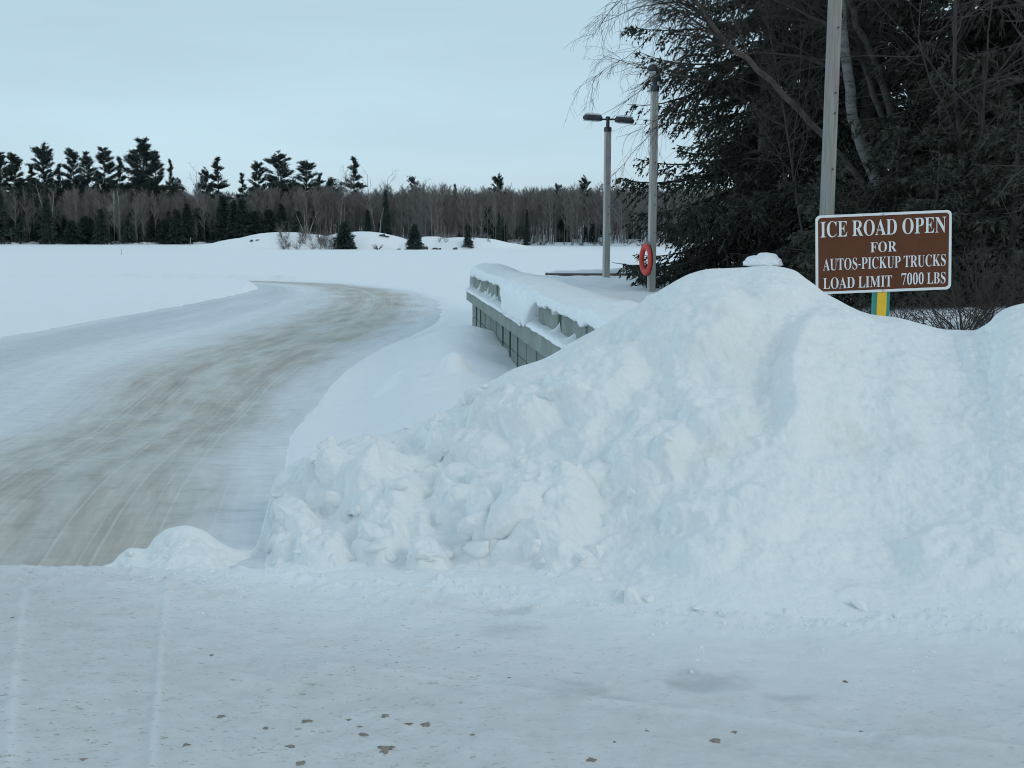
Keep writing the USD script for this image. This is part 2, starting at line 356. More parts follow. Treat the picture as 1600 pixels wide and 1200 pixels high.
def patch(cx, cy, rx, ry, amt, seed):                # bare grey ice showing where the packed snow has worn through
    p0 = on_level(cx, cy, 1.65)
    ex = abs(on_level(cx + rx, cy, 1.65)[0] - p0[0]); ey = abs(on_level(cx, cy - ry, 1.65)[1] - p0[1])
    r = np.hypot((X - p0[0]) / ex, (Y - p0[1]) / ey) + (meshkit.fbm(np.stack([X * 9, Y * 9, 0 * X], -1), 4, seed) - 0.5) * 1.3
    return amt * (1 - smooth((r - 0.45) / 0.75)) * (0.45 + 0.55 * smooth((meshkit.fbm(np.stack([X * 5, Y * 16, 0 * X], -1), 4, seed + 40) - 0.38) / 0.2))
for a in ((1095, 1062, 85, 18, 0.6, 1), (900, 1080, 48, 15, 0.75, 2), (960, 1092, 40, 8, 0.5, 3), (1240, 1090, 50, 10, 0.5, 4), (210, 1090, 26, 10, 0.4, 5), (400, 1045, 34, 8, 0.35, 6), (800, 975, 60, 14, 0.3, 7), (790, 938, 50, 10, 0.3, 8), (1385, 1155, 30, 8, 0.4, 9)):
    ice = np.maximum(ice, patch(*a))
ground = obj('snow_ground', (verts, grid_faces(*gx.shape)), 'snow_packed', smooth_angle=True, colors={'dirt': dirt, 'grit': grit, 'ice': ice, 'pack': pack})
tag(ground, kind='structure')

# ------------------------------------------------------------------ ice road
ts = np.linspace(0, 1, 110)
rx = inner[:, None, 0] * (1 - ts) + outer[:, None, 0] * ts
ry = inner[:, None, 1] * (1 - ts) + outer[:, None, 1] * ts
over = 0.9                                               # runs on under the snow banks
dirn = (outer - inner) / np.linalg.norm(outer - inner, axis=1, keepdims=True)
pts2 = np.stack([rx, ry], -1)
pts2[:, 0] -= dirn * over * 0.6; pts2[:, -1] += dirn * over * 0.6
first = pts2[0] + (pts2[0] - pts2[6]) / np.linalg.norm(pts2[0] - pts2[6], axis=-1, keepdims=True) * 0.45
pts2 = np.concatenate([first[None], pts2])
rz = road_z(pts2[..., 1]) + (meshkit.fbm(np.concatenate([pts2 * 0.8, 0 * pts2[..., :1]], -1), 3, 4) - 0.5) * 0.035
rz[0] -= 0.05
seg = np.r_[0, np.cumsum(np.linalg.norm(np.diff(pts2[:, 70], axis=0), axis=1))]
uv = np.stack([np.broadcast_to(seg[:, None], rz.shape), np.broadcast_to(ts[None], rz.shape)], -1).reshape(-1, 2)
mat('ice_road', {
    'uv': ('uvmap', {'attribute': 'st'}),
    'g': ('geometry', {}),
    'sep': ('separate_xyz', {}),
    'wob': ('noise_texture', {'dimensions': '3D', 'scale': 0.25, 'detail': 3.0}),
    'wobm': ('map_range', {'range_type': 'linear', 'from_min': 0.2, 'from_max': 0.8, 'to_min': -0.05, 'to_max': 0.05, 'clamp': False}),
    't': ('math', {'math_type': 'add'}),
    # sanded wheel lanes
    'sand': ('rgb_ramp', {'ramp': [(0.0, (0, 0, 0)), (0.42, (0.02, 0.02, 0.02)), (0.53, (0.30, 0.30, 0.30)), (0.62, (0.8, 0.8, 0.8)), (0.70, (0.95, 0.95, 0.95)), (0.745, (0.62, 0.62, 0.62)), (0.79, (1, 1, 1)), (0.85, (0.9, 0.9, 0.9)), (0.90, (0.5, 0.5, 0.5)), (0.95, (0.08, 0.08, 0.08)), (1.0, (0, 0, 0))]}),
    'ms': ('mapping', {'mapping_type': 'point', 'scale': (0.16, 11.0, 1.0)}),
    'ns': ('noise_texture', {'dimensions': '2D', 'scale': 2.2, 'detail': 6.0, 'roughness': 0.65}),
    'mx': ('mapping', {'mapping_type': 'point', 'scale': (0.20, 6.0, 1.0)}),
    'nx': ('noise_texture', {'dimensions': '2D', 'scale': 1.4, 'detail': 7.0, 'roughness': 0.7, 'distortion': 0.6}),
    'nsr': ('map_range', {'range_type': 'linear', 'from_min': 0.30, 'from_max': 0.60, 'to_min': 0.75, 'to_max': 1.2, 'clamp': False}),
    'sm': ('math', {'math_type': 'multiply', 'use_clamp': True}),
    # bare ice against blown snow
    'snowr': ('rgb_ramp', {'ramp': [(0.0, (0.5, 0.5, 0.5)), (0.12, (0.12, 0.12, 0.12)), (0.27, (0.2, 0.2, 0.2)), (0.42, (0.85, 0.85, 0.85)), (0.56, (0.95, 0.95, 0.95)), (0.68, (0.5, 0.5, 0.5)), (0.86, (0.45, 0.45, 0.45)), (0.93, (0.8, 0.8, 0.8)), (0.97, (0.55, 0.55, 0.55)), (1.0, (0.75, 0.75, 0.75))]}),
    'mw': ('mapping', {'mapping_type': 'point', 'scale': (0.05, 8.0, 1.0)}),
    'nw': ('noise_texture', {'dimensions': '3D', 'scale': 0.9, 'detail': 7.0, 'roughness': 0.68}),
    'nwr': ('map_range', {'range_type': 'linear', 'from_min': 0.3, 'from_max': 0.7, 'to_min': -0.55, 'to_max': 0.55, 'clamp': False}),
    'sw': ('math', {'math_type': 'add', 'use_clamp': True}),
    'mt': ('mapping', {'mapping_type': 'point', 'scale': (0.003, 42.0, 1.0)}),
    'nt': ('noise_texture', {'dimensions': '2D', 'scale': 2.6, 'detail': 1.0, 'roughness': 0.6}),
    'trk': ('map_range', {'range_type': 'smoothstep', 'from_min': 0.60, 'from_max': 0.68, 'to_min': 0.0, 'to_max': 0.27, 'clamp': True}),
    'nf': ('noise_texture', {'dimensions': '3D', 'scale': 3.2, 'detail': 9.0, 'roughness': 0.78}),
    'mf': ('mapping', {'mapping_type': 'point', 'scale': (0.8, 1.3, 1.0)}),
    'nfr': ('rgb_ramp', {'ramp': [(0.28, (0.68, 0.66, 0.63)), (0.46, (0.94, 0.94, 0.94)), (0.60, (1, 1, 1)), (0.75, (1.12, 1.12, 1.12))]}),
    'fm': ('mix', {'mix_type': 'multiply', 'fac': 1.0}),
    'tm': ('mix', {'mix_type': 'mix', 'color2': (0.74, 0.75, 0.755)}),
    'cice': ('mix', {'mix_type': 'mix', 'color1': (0.56, 0.59, 0.62), 'color2': (0.78, 0.80, 0.82)}),
    'csand': ('rgb_ramp', {'ramp': [(0.25, (0.59, 0.548, 0.475)), (0.48, (0.45, 0.403, 0.335)), (0.72, (0.29, 0.245, 0.187))]}),
    'col': ('mix', {'mix_type': 'mix'}),
    'sf': ('math', {'math_type': 'multiply', 'value2': 0.88}),
    'nb': ('noise_texture', {'dimensions': '3D', 'scale': 40.0, 'detail': 5.0}),
    'b': ('bump', {'strength': 0.25, 'distance': 0.01}),
    'p': ('principled_bsdf', {'roughness': 0.5, 'specular_ior_level': 0.3}),
}, [('uv.UV', 'sep.vector'), ('g.position', 'wob.vector'), ('wob.fac', 'wobm.value'), ('sep.y', 't.value1'), ('wobm.result', 't.value2'), ('t.value', 'sand.fac'), ('uv.UV', 'ms.vector'), ('ms.vector', 'ns.vector'),
    ('uv.UV', 'mx.vector'), ('mx.vector', 'nx.vector'), ('nx.fac', 'nsr.value'), ('sand.color', 'sm.value1'), ('nsr.result', 'sm.value2'), ('t.value', 'snowr.fac'), ('uv.UV', 'mw.vector'), ('mw.vector', 'nw.vector'),
    ('nw.fac', 'nwr.value'), ('snowr.color', 'sw.value1'), ('nwr.result', 'sw.value2'), ('sw.value', 'cice.fac'), ('ns.fac', 'csand.fac'), ('cice.color', 'col.color1'), ('csand.color', 'col.color2'),
    ('sm.value', 'sf.value1'), ('sf.value', 'col.fac'), ('uv.UV', 'mt.vector'), ('mt.vector', 'nt.vector'), ('nt.fac', 'trk.value'), ('trk.result', 'tm.fac'), ('col.color', 'tm.color1'), ('g.position', 'mf.vector'), ('mf.vector', 'nf.vector'), ('nf.fac', 'nfr.fac'), ('tm.color', 'fm.color1'), ('nfr.color', 'fm.color2'), ('fm.color', 'p.base_color'), ('nb.fac', 'b.height'), ('g.position', 'nb.vector'), ('b.normal', 'p.normal')])
road = obj('ice_road', (np.concatenate([pts2, rz[..., None]], -1).reshape(-1, 3), grid_faces(*rz.shape)[:, ::-1]), 'ice_road', smooth_angle=True, uv=uv)
tag(road, kind='structure')
# ------------------------------------------------------------------ ploughed snow heap in the foreground
def curve(pts):
    from scipy.interpolate import PchipInterpolator
    p = np.array(pts, float)
    f = PchipInterpolator(p[:, 0], p[:, 1], extrapolate=False)
    return lambda x: np.where(x <= p[0, 0], p[0, 1], np.where(x >= p[-1, 0], p[-1, 1], np.nan_to_num(f(np.clip(x, p[0, 0], p[-1, 0])))))
crest_py = curve([(140, 888), (172, 880), (186, 866), (205, 856), (225, 857), (242, 838), (262, 826), (290, 821), (318, 828), (345, 846), (370, 858), (390, 860), (404, 840), (417, 790), (432, 744), (452, 726), (475, 714), (520, 697), (560, 682), (600, 678), (640, 665), (700, 640), (735, 612), (770, 594), (800, 577), (850, 560), (900, 531), (950, 504), (1000, 475), (1050, 442), (1080, 427), (1110, 420), (1160, 418), (1200, 415), (1238, 421), (1265, 439), (1290, 458), (1310, 469), (1340, 485), (1360, 491), (1400, 496), (1440, 506), (1480, 515), (1520, 516), (1545, 506), (1570, 484), (1600, 474), (1650, 468), (1750, 470), (1900, 540), (2040, 800), (2100, 985)])
crest_d = curve([(140, 5.75), (190, 6.0), (345, 6.1), (390, 6.2), (432, 7.2), (560, 7.5), (700, 7.6), (900, 7.6), (1100, 7.9), (1300, 8.0), (1450, 7.8), (1600, 7.7), (1900, 7.6), (2100, 7.4)])
toe_py = curve([(140, 879), (170, 880), (250, 884), (345, 882), (430, 876), (560, 882), (680, 893), (820, 908), (980, 942), (1150, 962), (1350, 960), (1600, 972), (1900, 985), (2100, 990)])
pxs = np.concatenate([np.arange(140, 1660, 1.9), np.arange(1660, 2101, 6)])
tt = np.concatenate([[-0.06, -0.03], np.linspace(0, 1, 290), 1 + 0.9 * np.linspace(0, 1, 66)[1:] ** 1.3])
toe = on_level(pxs, toe_py(pxs), 1.63)
toe[:, 2] = ground_z(toe[:, 0], toe[:, 1], False)
crest = at(pxs, crest_py(pxs), crest_d(pxs))
big = smooth((pxs - 560) / 500)                       # how tall the heap is along its length
T = tt[None, :]
hor = toe[:, None, :2] + (crest - toe)[:, None, :2] * np.minimum(T, 1)[..., None]
runlen = np.linalg.norm((crest - toe)[:, :2], axis=1)
back = np.maximum(T - 1, 0) * 2.2
hor = hor + (crest[:, :2] / np.linalg.norm(crest[:, :2], axis=1, keepdims=True))[:, None] * back[..., None]
tc = np.clip(T, 0, 1)
prof_big = 0.22 * tc + 0.78 * np.sin(tc * np.pi / 2) ** 1.45
prof_small = np.sin(tc * np.pi / 2) ** 1.15
prof = prof_big * big[:, None] + prof_small * (1 - big[:, None])
z = toe[:, None, 2] + (crest - toe)[:, None, 2] * prof + np.minimum(T, 0) * 4.0
z = z - (np.sqrt(back ** 2 + 0.05) - math.sqrt(0.05)) * (0.75 + 0.1 * big[:, None])
base = np.concatenate([hor, z[..., None]], -1)
du, dv = np.gradient(base, axis=0), np.gradient(base, axis=1)
nrm = np.cross(du, dv); nrm /= np.maximum(np.linalg.norm(nrm, axis=-1, keepdims=True), 1e-9)
nrm *= np.sign(nrm[..., 2:3] + 1e-9)
bx, by = proj(base)
rng = np.random.default_rng(12)
def blocks(p, cell, seed, edge=0.16, tilt=0.5):
    """Broken lumps: rounded cells, each with its own height and tilt."""
    r = np.random.default_rng(seed)
    lo, hi = p.reshape(-1, 3).min(0) - cell, p.reshape(-1, 3).max(0) + cell
    n = np.ceil((hi - lo) / cell).astype(int)
    g = np.stack(np.meshgrid(*[np.arange(k) for k in n], indexing='ij'), -1).reshape(-1, 3)
    s = lo + (g + r.random(g.shape)) * cell
    hgt, tl = r.random(len(s)), r.normal(size=(len(s), 3)) * tilt
    q = p.reshape(-1, 3) + (np.stack([meshkit.fbm(p.reshape(-1, 3) * 2.2 / cell, 2, seed + k) for k in range(3)], -1) - 0.5) * cell * 0.45
    d, i = cKDTree(s).query(q, k=2, workers=4)
    e = np.clip((d[:, 1] - d[:, 0]) / (cell * edge * 2), 0, 1)
    off = ((q - s[i[:, 0]]) * tl[i[:, 0]]).sum(1) / cell
    h = (hgt[i[:, 0]] - 0.5) + np.clip(off, -0.8, 0.8)
    return (h * smooth(e) - 0.35 * (1 - smooth(e))).reshape(p.shape[:2])
fr = smooth((T - 0.02) / 0.12) * np.ones_like(bx)                      # fades at the toe
cr = 1 - 0.86 * np.exp(-((T - 1) / 0.085) ** 2)                           # keeps the crest line
behind = smooth((1.25 - T) / 0.25)
rough = np.clip(1.0 - 0.80 * smooth((bx - 960) / 220), 0, 1) * np.ones_like(bx)
low = smooth((by - 640) / 120) * smooth((1300 - bx) / 300)
rough = np.maximum(rough, 0.75 * low)
rough *= 0.45 + 0.55 * smooth((by - 560) / 100 + 0.4 * (bx < 760))
W = base.copy()
disp = np.zeros_like(bx)
small_end = smooth((bx - 385) / 100)
disp += 0.16 * rough * blocks(W, 0.62, 31, 0.34, 0.5) * small_end
disp += 0.085 * rough * blocks(W, 0.30, 47, 0.28, 0.6) * (0.5 + 0.5 * small_end)
disp += 0.036 * (0.35 + 0.65 * rough) * blocks(W, 0.13, 53, 0.3, 0.6)
disp += 0.14 * (meshkit.fbm(W * 1.1, 3, 61) - 0.5) * small_end
disp += 0.05 * (meshkit.fbm(W * 4.0, 4, 67) - 0.5)
disp += 0.030 * (meshkit.fbm(W * 14.0, 4, 71) - 0.5) + 0.055 * (meshkit.fbm(W * [7, 7, 9], 4, 75) - 0.5)
disp += 0.04 * rough * (1 - np.abs(2 * meshkit.fbm(W * [1.6, 1.6, 1.6], 3, 73) - 1)) * small_end - 0.02 * rough
# the larger shapes of the heap: (column, row, half width, half height, rise in metres, flatness)
def dome(cx, cy, rx, ry, h, k=2.0, rot=0.0):
    c, s = math.cos(rot), math.sin(rot)
    X_, Y_ = bx - cx, by - cy
    a, b = (X_ * c + Y_ * s) / rx, (-X_ * s + Y_ * c) / ry
    r = (np.abs(a) ** k + np.abs(b) ** k) ** (1 / k) + (meshkit.fbm(W * 3.0, 3, int(cx)) - 0.5) * 0.5
    return h * smooth((1.15 - r) / 0.55)
for a in ((545, 730, 75, 45, 0.16, 2.5), (600, 765, 55, 55, 0.10, 2), (500, 850, 42, 30, 0.10, 2.4), (590, 835, 42, 28, 0.12, 2.2), (665, 865, 32, 22, 0.10, 2.5), (760, 810, 30, 36, 0.13, 2.6), (850, 785, 75, 60, 0.17, 2.2),
          (835, 850, 80, 20, 0.07, 2), (720, 680, 60, 35, 0.10, 2), (800, 640, 75, 35, 0.12, 2), (930, 590, 85, 40, 0.12, 2, -0.5), (1075, 500, 110, 55, 0.12, 2, -0.2), (1120, 650, 60, 35, 0.08, 2), (1010, 700, 70, 45, 0.10, 2, -0.4),
          (980, 930, 40, 22, 0.09, 2.3), (1340, 935, 45, 22, 0.07, 2.2), (1180, 800, 70, 50, 0.06, 2), (1500, 860, 90, 50, 0.06, 2), (1100, 860, 60, 40, 0.05, 2), (455, 790, 34, 26, 0.07, 2), (705, 780, 40, 32, 0.08, 2.4), (640, 800, 36, 30, 0.07, 2.4)):
    disp += dome(*a)
# the big slab on the right, standing proud of a cleft
edge_x = np.interp(by, [410, 470, 520, 560, 600, 640, 700, 800], [1290, 1265, 1225, 1208, 1206, 1215, 1190, 1150]) + 18 * (meshkit.fbm(W * 3.5, 3, 91) - 0.5)
fade = smooth((720 - by) / 110) * smooth((by - 455) / 70)
disp += 0.12 * fade * smooth((bx - edge_x) / 26) * (1 - 0.85 * smooth((bx - edge_x - 40) / 260))
disp -= 0.05 * fade * np.exp(-((bx - edge_x + 20) / 24) ** 2)
disp -= 0.04 * fade * np.exp(-((bx - edge_x + 70) / 60) ** 2)
disp += 0.05 * smooth((bx - 1470 - 0.35 * (by - 480)) / 16) * smooth((640 - by) / 90) * (bx > 1300)      # next slab near the right edge
for (cx, cy, rx, ry, dd) in ((1115, 575, 60, 9, -0.06), (780, 790, 9, 26, -0.10), (560, 832, 9, 9, -0.06), (1355, 945, 12, 6, -0.05), (690, 880, 22, 6, -0.06), (800, 862, 50, 5, -0.05), (1060, 930, 30, 8, -0.04)):
    disp += dd * np.exp(-((bx - cx) / rx) ** 2 - ((by - cy) / ry) ** 2)
heap = base + nrm * (disp * fr * cr * behind)[..., None]
for _ in range(3):                                        # keeps the crest at its height
    hx, hy = proj(heap)
    miss = gaussian_filter(hy.min(1) - crest_py(pxs), 3.0)
    heap[..., 2] += (miss / FPX * np.linalg.norm(crest[:, :2], axis=1))[:, None] * smooth(T / 0.9)
hv = heap.reshape(-1, 3)
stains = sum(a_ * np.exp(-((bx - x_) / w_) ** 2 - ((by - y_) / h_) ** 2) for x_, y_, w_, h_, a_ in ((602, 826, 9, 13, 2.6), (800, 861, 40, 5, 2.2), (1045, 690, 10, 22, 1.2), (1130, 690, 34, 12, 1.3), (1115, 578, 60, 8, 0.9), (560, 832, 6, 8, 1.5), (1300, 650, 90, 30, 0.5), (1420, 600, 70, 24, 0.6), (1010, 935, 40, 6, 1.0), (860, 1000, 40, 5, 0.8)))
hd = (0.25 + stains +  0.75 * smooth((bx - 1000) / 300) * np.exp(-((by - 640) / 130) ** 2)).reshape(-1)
pile = obj('snow_heap', (hv, grid_faces(*bx.shape)[:, ::-1]), 'snow_heap', smooth_angle=True, colors={'dirt': hd})
tag(pile, 'large lumpy heap of ploughed snow filling the right foreground below the brown sign', 'snow heap')
heap_tree = cKDTree(hv[:, :2])
def heap_z(x, y):
    return float(hv[heap_tree.query([x, y], k=4)[1], 2].max())

def unit_v(v): return v / np.linalg.norm(v)
# loose lumps that rolled down the heap
def lump(seed, n=14):
    r = np.random.default_rng(seed)
    m = trimesh.convex.convex_hull(r.normal(size=(n, 3)) * [1, 0.85, 0.7] / 1.6)
    m = m.subdivide().subdivide()
    trimesh.smoothing.filter_laplacian(m, lamb=0.5, iterations=3)
    v = np.array(m.vertices)
    v *= (1 + 0.55 * (meshkit.fbm(v * 2.2 + 50, 4, seed) - 0.5))[:, None]
    return v / np.abs(v).max(), np.asarray(m.faces)
LUMPS = [lump(s) for s in range(300, 312)]
lump_spots = [(205, 862, .05), (228, 866, .035), (470, 862, .055), (487, 838, .07), (520, 872, .05), (548, 856, .04), (585, 858, .09), (612, 872, .05), (650, 868, .10), (672, 872, .07), (700, 868, .06), (722, 880, .04), (745, 862, .09),
              (770, 880, .045), (805, 885, .04), (845, 880, .05), (880, 893, .04), (905, 870, .06), (930, 905, .05), (965, 925, .06), (990, 935, .08), (1015, 938, .05), (1050, 945, .035), (1090, 950, .05), (1130, 958, .04), (1345, 945, .06), (1300, 955, .035), (1400, 962, .04), (1480, 962, .03),
              (500, 800, .07), (530, 780, .09), (560, 800, .06), (620, 760, .10), (655, 735, .08), (690, 715, .07), (728, 625, .07), (760, 605, .06), (640, 668, .06), (575, 683, .08), (480, 724, .06), (820, 720, .08), (905, 730, .06), (985, 770, .05), (1040, 690, .06),
              (440, 868, .04), (410, 872, .03), (350, 872, .04), (300, 880, .035), (262, 872, .05), (860, 925, .025), (1210, 965, .025), (740, 905, .03), (640, 892, .025), (560, 893, .025)]
rng = np.random.default_rng(5)
px_h, py_h = proj(hv)
scr = cKDTree(np.stack([px_h, py_h], 1))
front = (np.arange(len(tt))[None, :] < 293) * np.ones(len(pxs))[:, None]
front = front.reshape(-1).astype(bool)
scr_f = cKDTree(np.stack([px_h[front], py_h[front]], 1)); hv_f = hv[front]
LUMP_WORDS = ['small', 'rounded', 'blocky', 'flattened', 'pale', 'jagged']
lump_spots = [l for k, l in enumerate(lump_spots) if l[2] >= 0.05 or k % 3 == 0]
for i, (px, py, r) in enumerate(lump_spots):
    r = r * 0.8
    d, j = scr_f.query([px, py])
    p = hv_f[j] if d < 8 else on_level(px, py, 1.64)
    v, f = LUMPS[i % len(LUMPS)]
    a = rng.uniform(0, 2 * np.pi)
    R = np.array([[np.cos(a), -np.sin(a), 0], [np.sin(a), np.cos(a), 0], [0, 0, 1]])
    o = obj('snow_lump', ((v * r * rng.uniform(0.85, 1.15, 3)) @ R.T + p + [0, 0, r * 0.05], f), 'snow_heap', smooth_angle=50, colors=None)
    on_face = py < 840
    tag(o, 'loose lump of snow lodged on the face of the big snow heap' if on_face else 'loose lump of snow lying at the foot of the snow heap', 'snow lump', 'snow lumps on the face of the heap' if on_face else 'snow lumps along the foot of the heap')

# big clods of ploughed snow half sunk in the heap, each with its own broken faces
def big_lump(seed):
    r = np.random.default_rng(seed)
    m = trimesh.convex.convex_hull(r.normal(size=(16, 3)) * [1, 0.85, 0.75] / 1.6)
    for _ in range(2): m = m.subdivide()
    trimesh.smoothing.filter_laplacian(m, lamb=0.5, iterations=2)
    for _ in range(2): m = m.subdivide()
    v = np.array(m.vertices); v /= np.abs(v).max()
    n_ = np.array(m.vertex_normals)
    return v + n_ * (0.30 * (meshkit.fbm(v * 1.8 + seed, 3, seed) - 0.5) + 0.12 * (meshkit.fbm(v * 5 + seed, 4, seed + 1) - 0.5) + 0.05 * (meshkit.fbm(v * 14 + seed, 3, seed + 2) - 0.5))[:, None], np.asarray(m.faces)
big_spots = [(545, 730, .25), (602, 772, .17), (500, 850, .12), (590, 838, .13), (664, 867, .10), (757, 814, .14), (850, 792, .29), (835, 852, .12), (715, 692, .15), (690, 656, .10), (805, 622, .17), (745, 622, .11), (462, 805, .13), (446, 770, .09), (640, 802, .11), (705, 787, .14), (930, 862, .11), (560, 792, .09), (1000, 705, .13), (905, 722, .11), (980, 934, .07), (1130, 692, .12), (765, 742, .13), (842, 692, .11), (515, 694, .09), (622, 694, .11), (437, 845, .09), (540, 868, .08), (720, 858, .09), (780, 880, .07), (880, 610, .12), (670, 740, .10)]
for i, (px, py, r) in enumerate(big_spots):
    d, j = scr_f.query([px, py]); p = hv_f[j]
    v, f = big_lump(700 + i)
    away = unit_v(p - np.array([0, 0, EYE]))
    o = obj('snow_clod', (v * r * [1.1, 0.9, 0.95] + p + away * r * 0.55 - [0, 0, r * 0.15], f), 'snow_heap', smooth_angle=True)
    tag(o, 'rounded clod of ploughed snow half sunk in the face of the heap', 'snow clod', 'snow clods half sunk in the heap')

# dark crumbs of frozen road dirt on the packed lot
mat_nodes = None
plain('road_dirt', (0.25, 0.215, 0.175), 0.85, 0.4, 40, bump=0.5)
clods = [(a_, b_, c_ * 0.95) for a_, b_, c_ in [(605, 1176, .050), (566, 1150, .040), (478, 1127, .036), (346, 1120, .026), (415, 1137, .03), (604, 1120, .028), (668, 1134, .042), (640, 1134, .024), (560, 1133, .02), (292, 1172, .03), (455, 1171, .03), (1118, 1166, .034), (1148, 1153, .022), (925, 1196, .034), (795, 1063, .014), (1320, 1067, .02), (545, 1122, .022), (330, 1023, .02), (470, 1195, .03), (1010, 1150, .016), (740, 1156, .018), (20, 960, .02), (960, 1170, .012), (130, 1195, .022), (1345, 1146, .016), (620, 1040, .012)]]
def splat(seed, r, p):
    q = np.random.default_rng(900 + seed)
    a = np.linspace(0, 2 * np.pi, 30, endpoint=False)
    e = meshkit.fbm(np.stack([np.cos(a) * 1.6 + seed * 3.1, np.sin(a) * 1.6, 0 * a], -1), 4, seed)
    R_ = np.clip(0.15 + 1.7 * (e - 0.2), 0.2, 1.3) * r
    rings = [np.zeros((1, 3))]
    for s_, h_ in ((0.35, 0.20), (0.7, 0.13), (1.0, -0.06)):
        n_ = meshkit.fbm(np.stack([a * 3, 0 * a + s_ * 7, 0 * a + seed], -1), 2, 3)
        rings.append(np.stack([np.cos(a) * R_ * s_ * 1.15, np.sin(a) * R_ * s_ * 0.95, r * (h_ + 0.12 * (n_ - 0.5))], 1))
    rings[0][0, 2] = r * 0.2
    v = np.vstack(rings); f = []
    for k in range(30):
        k2 = (k + 1) % 30
        f.append([0, 1 + k, 1 + k2])
        for m_ in range(2):
            o = 1 + 30 * m_
            f += [[o + k, o + 30 + k, o + 30 + k2], [o + k, o + 30 + k2, o + k2]]
    return v + p, np.array(f)
for i, (px, py, r) in enumerate(clods):
    p = on_level(px, py, 1.64); p[2] = gz1(p[0], p[1])
    tag(obj('dirt_clod', splat(i, r * 0.68, p), 'road_dirt', smooth_angle=True), 'flat dark crumb of frozen dirt on the packed snow in front', 'dirt clod', 'dirt clods on the packed snow')

# fine crumbs of snow scattered along the foot of the heap
cq = np.random.default_rng(41)
nC = 900
cpx = cq.uniform(200, 1640, nC)
cpy = toe_py(cpx) + cq.normal(2, 18, nC) + np.where(cq.random(nC) < 0.15, cq.uniform(0, 80, nC), 0)
cp = on_level(cpx, np.maximum(cpy, toe_py(cpx) - 6), 1.62)
cp[:, 2] = ground_z(cp[:, 0], cp[:, 1])
cr_ = 0.003 + 0.010 * cq.random(nC) ** 4
oc = trimesh.creation.icosahedron()
ov, of_ = np.asarray(oc.vertices), np.asarray(oc.faces)
cv = ov[None] * (1 + 0.5 * (cq.random((nC, 12, 1)) - 0.5)) * (cr_[:, None] * cq.uniform(0.7, 1.3, (nC, 3)))[:, None] + cp[:, None]
cf = of_[None] + (np.arange(nC) * 12)[:, None, None]
tag(obj('snow_crumbs', (cv.reshape(-1, 3), cf.reshape(-1, 3)), 'snow_heap', smooth_angle=True), 'fine crumbs of snow scattered in front of the big heap', 'snow', None, 'stuff')
# ------------------------------------------------------------------ concrete dock wall with snow on it
plain('concrete', (0.25, 0.285, 0.255), 0.85, 0.22, 1.6, bump=0.35, bump_scale=25)
plain('concrete_panel', (0.24, 0.27, 0.24), 0.85, 0.25, 1.1, bump=0.35, bump_scale=25)
plain('dark_joint', (0.05, 0.055, 0.05), 0.9, 0.2, 3)
plain('rust', (0.20, 0.10, 0.06), 0.8, 0.3, 20)
plain('old_timber', (0.16, 0.135, 0.11), 0.85, 0.3, 6, bump=0.4)
WD = np.array([0.122, -1.0]) / math.hypot(0.122, 1)           # along the wall, from its lake end towards the camera
WN = np.array([-WD[1], WD[0]]) * -1.0                           # outwards, over the water
WE = np.array([-1.27, 36.2])
def wall_pts(s, o, z):
    s, o, z = np.broadcast_arrays(np.asarray(s, float), o, z)
    xy = WE + s[..., None] * WD + o[..., None] * WN
    return np.concatenate([xy, z[..., None]], -1)
def wall_box(s0, s1, o0, o1, z0, z1, b=0.012):
    m = soft_box(s0, s1, o0, o1, z0, z1, b)
    v = np.array(m.vertices)
    return trimesh.Trimesh(wall_pts(v[:, 0], v[:, 1], v[:, 2]), m.faces[:, ::-1] if np.cross(np.r_[WD, 0], np.r_[WN, 0])[2] < 0 else m.faces, process=False)
dock = thing('dock_wall', 'weathered grey concrete dock wall with panels, cap beam and parapet blocks', 'dock')
obj('wall_core', wall_box(0.05, 24, -0.75, -0.02, -0.5, 1.14), 'concrete_panel', dock)
obj('end_wall', wall_box(0.0, 0.3, -6.6, -0.78, -0.5, 1.8), 'concrete', dock)
for k in range(16):
    s0, s1 = 0.06 + 1.5 * k, 0.06 + 1.5 * k + 1.43
    j = 0.015 * math.sin(k * 5.1)
    m = trimesh.util.concatenate([wall_box(s0, s1, -0.1, 0.06 + j, -0.5, 0.62), wall_box(s0, s1, -0.1, 0.055 + j, 0.63, 1.13)])
    obj('wall_panel', m, 'concrete_panel', dock)
    obj('steel_pile', wall_box(s1 - 0.03, s1 + 0.11, -0.05, 0.066, -0.5, 1.15, 0.004), 'dark_joint', dock)
obj('cap_beam', wall_box(-0.05, 14.2, -0.74, 0.24, 1.16, 1.49), 'concrete', dock)
obj('cap_beam', wall_box(14.24, 24, -0.74, 0.25, 1.16, 1.54), 'concrete', dock)
for k in range(10):
    s0 = 0.08 + 2.5 * k
    tgt = 'concrete'
    b = obj('parapet_block', wall_box(s0, s0 + 2.22, -0.55, 0.02 + 0.012 * math.sin(k * 3.3), 1.5, 2.04, 0.02), tgt, dock)
br = obj('mooring_hook', tube(wall_pts([19.9, 19.95, 20.05, 20.15, 20.2], [0.02, 0.05, 0.07, 0.07, 0.08], [1.98, 2.06, 2.12, 2.10, 2.16]), 0.018, 6), 'rust', dock)

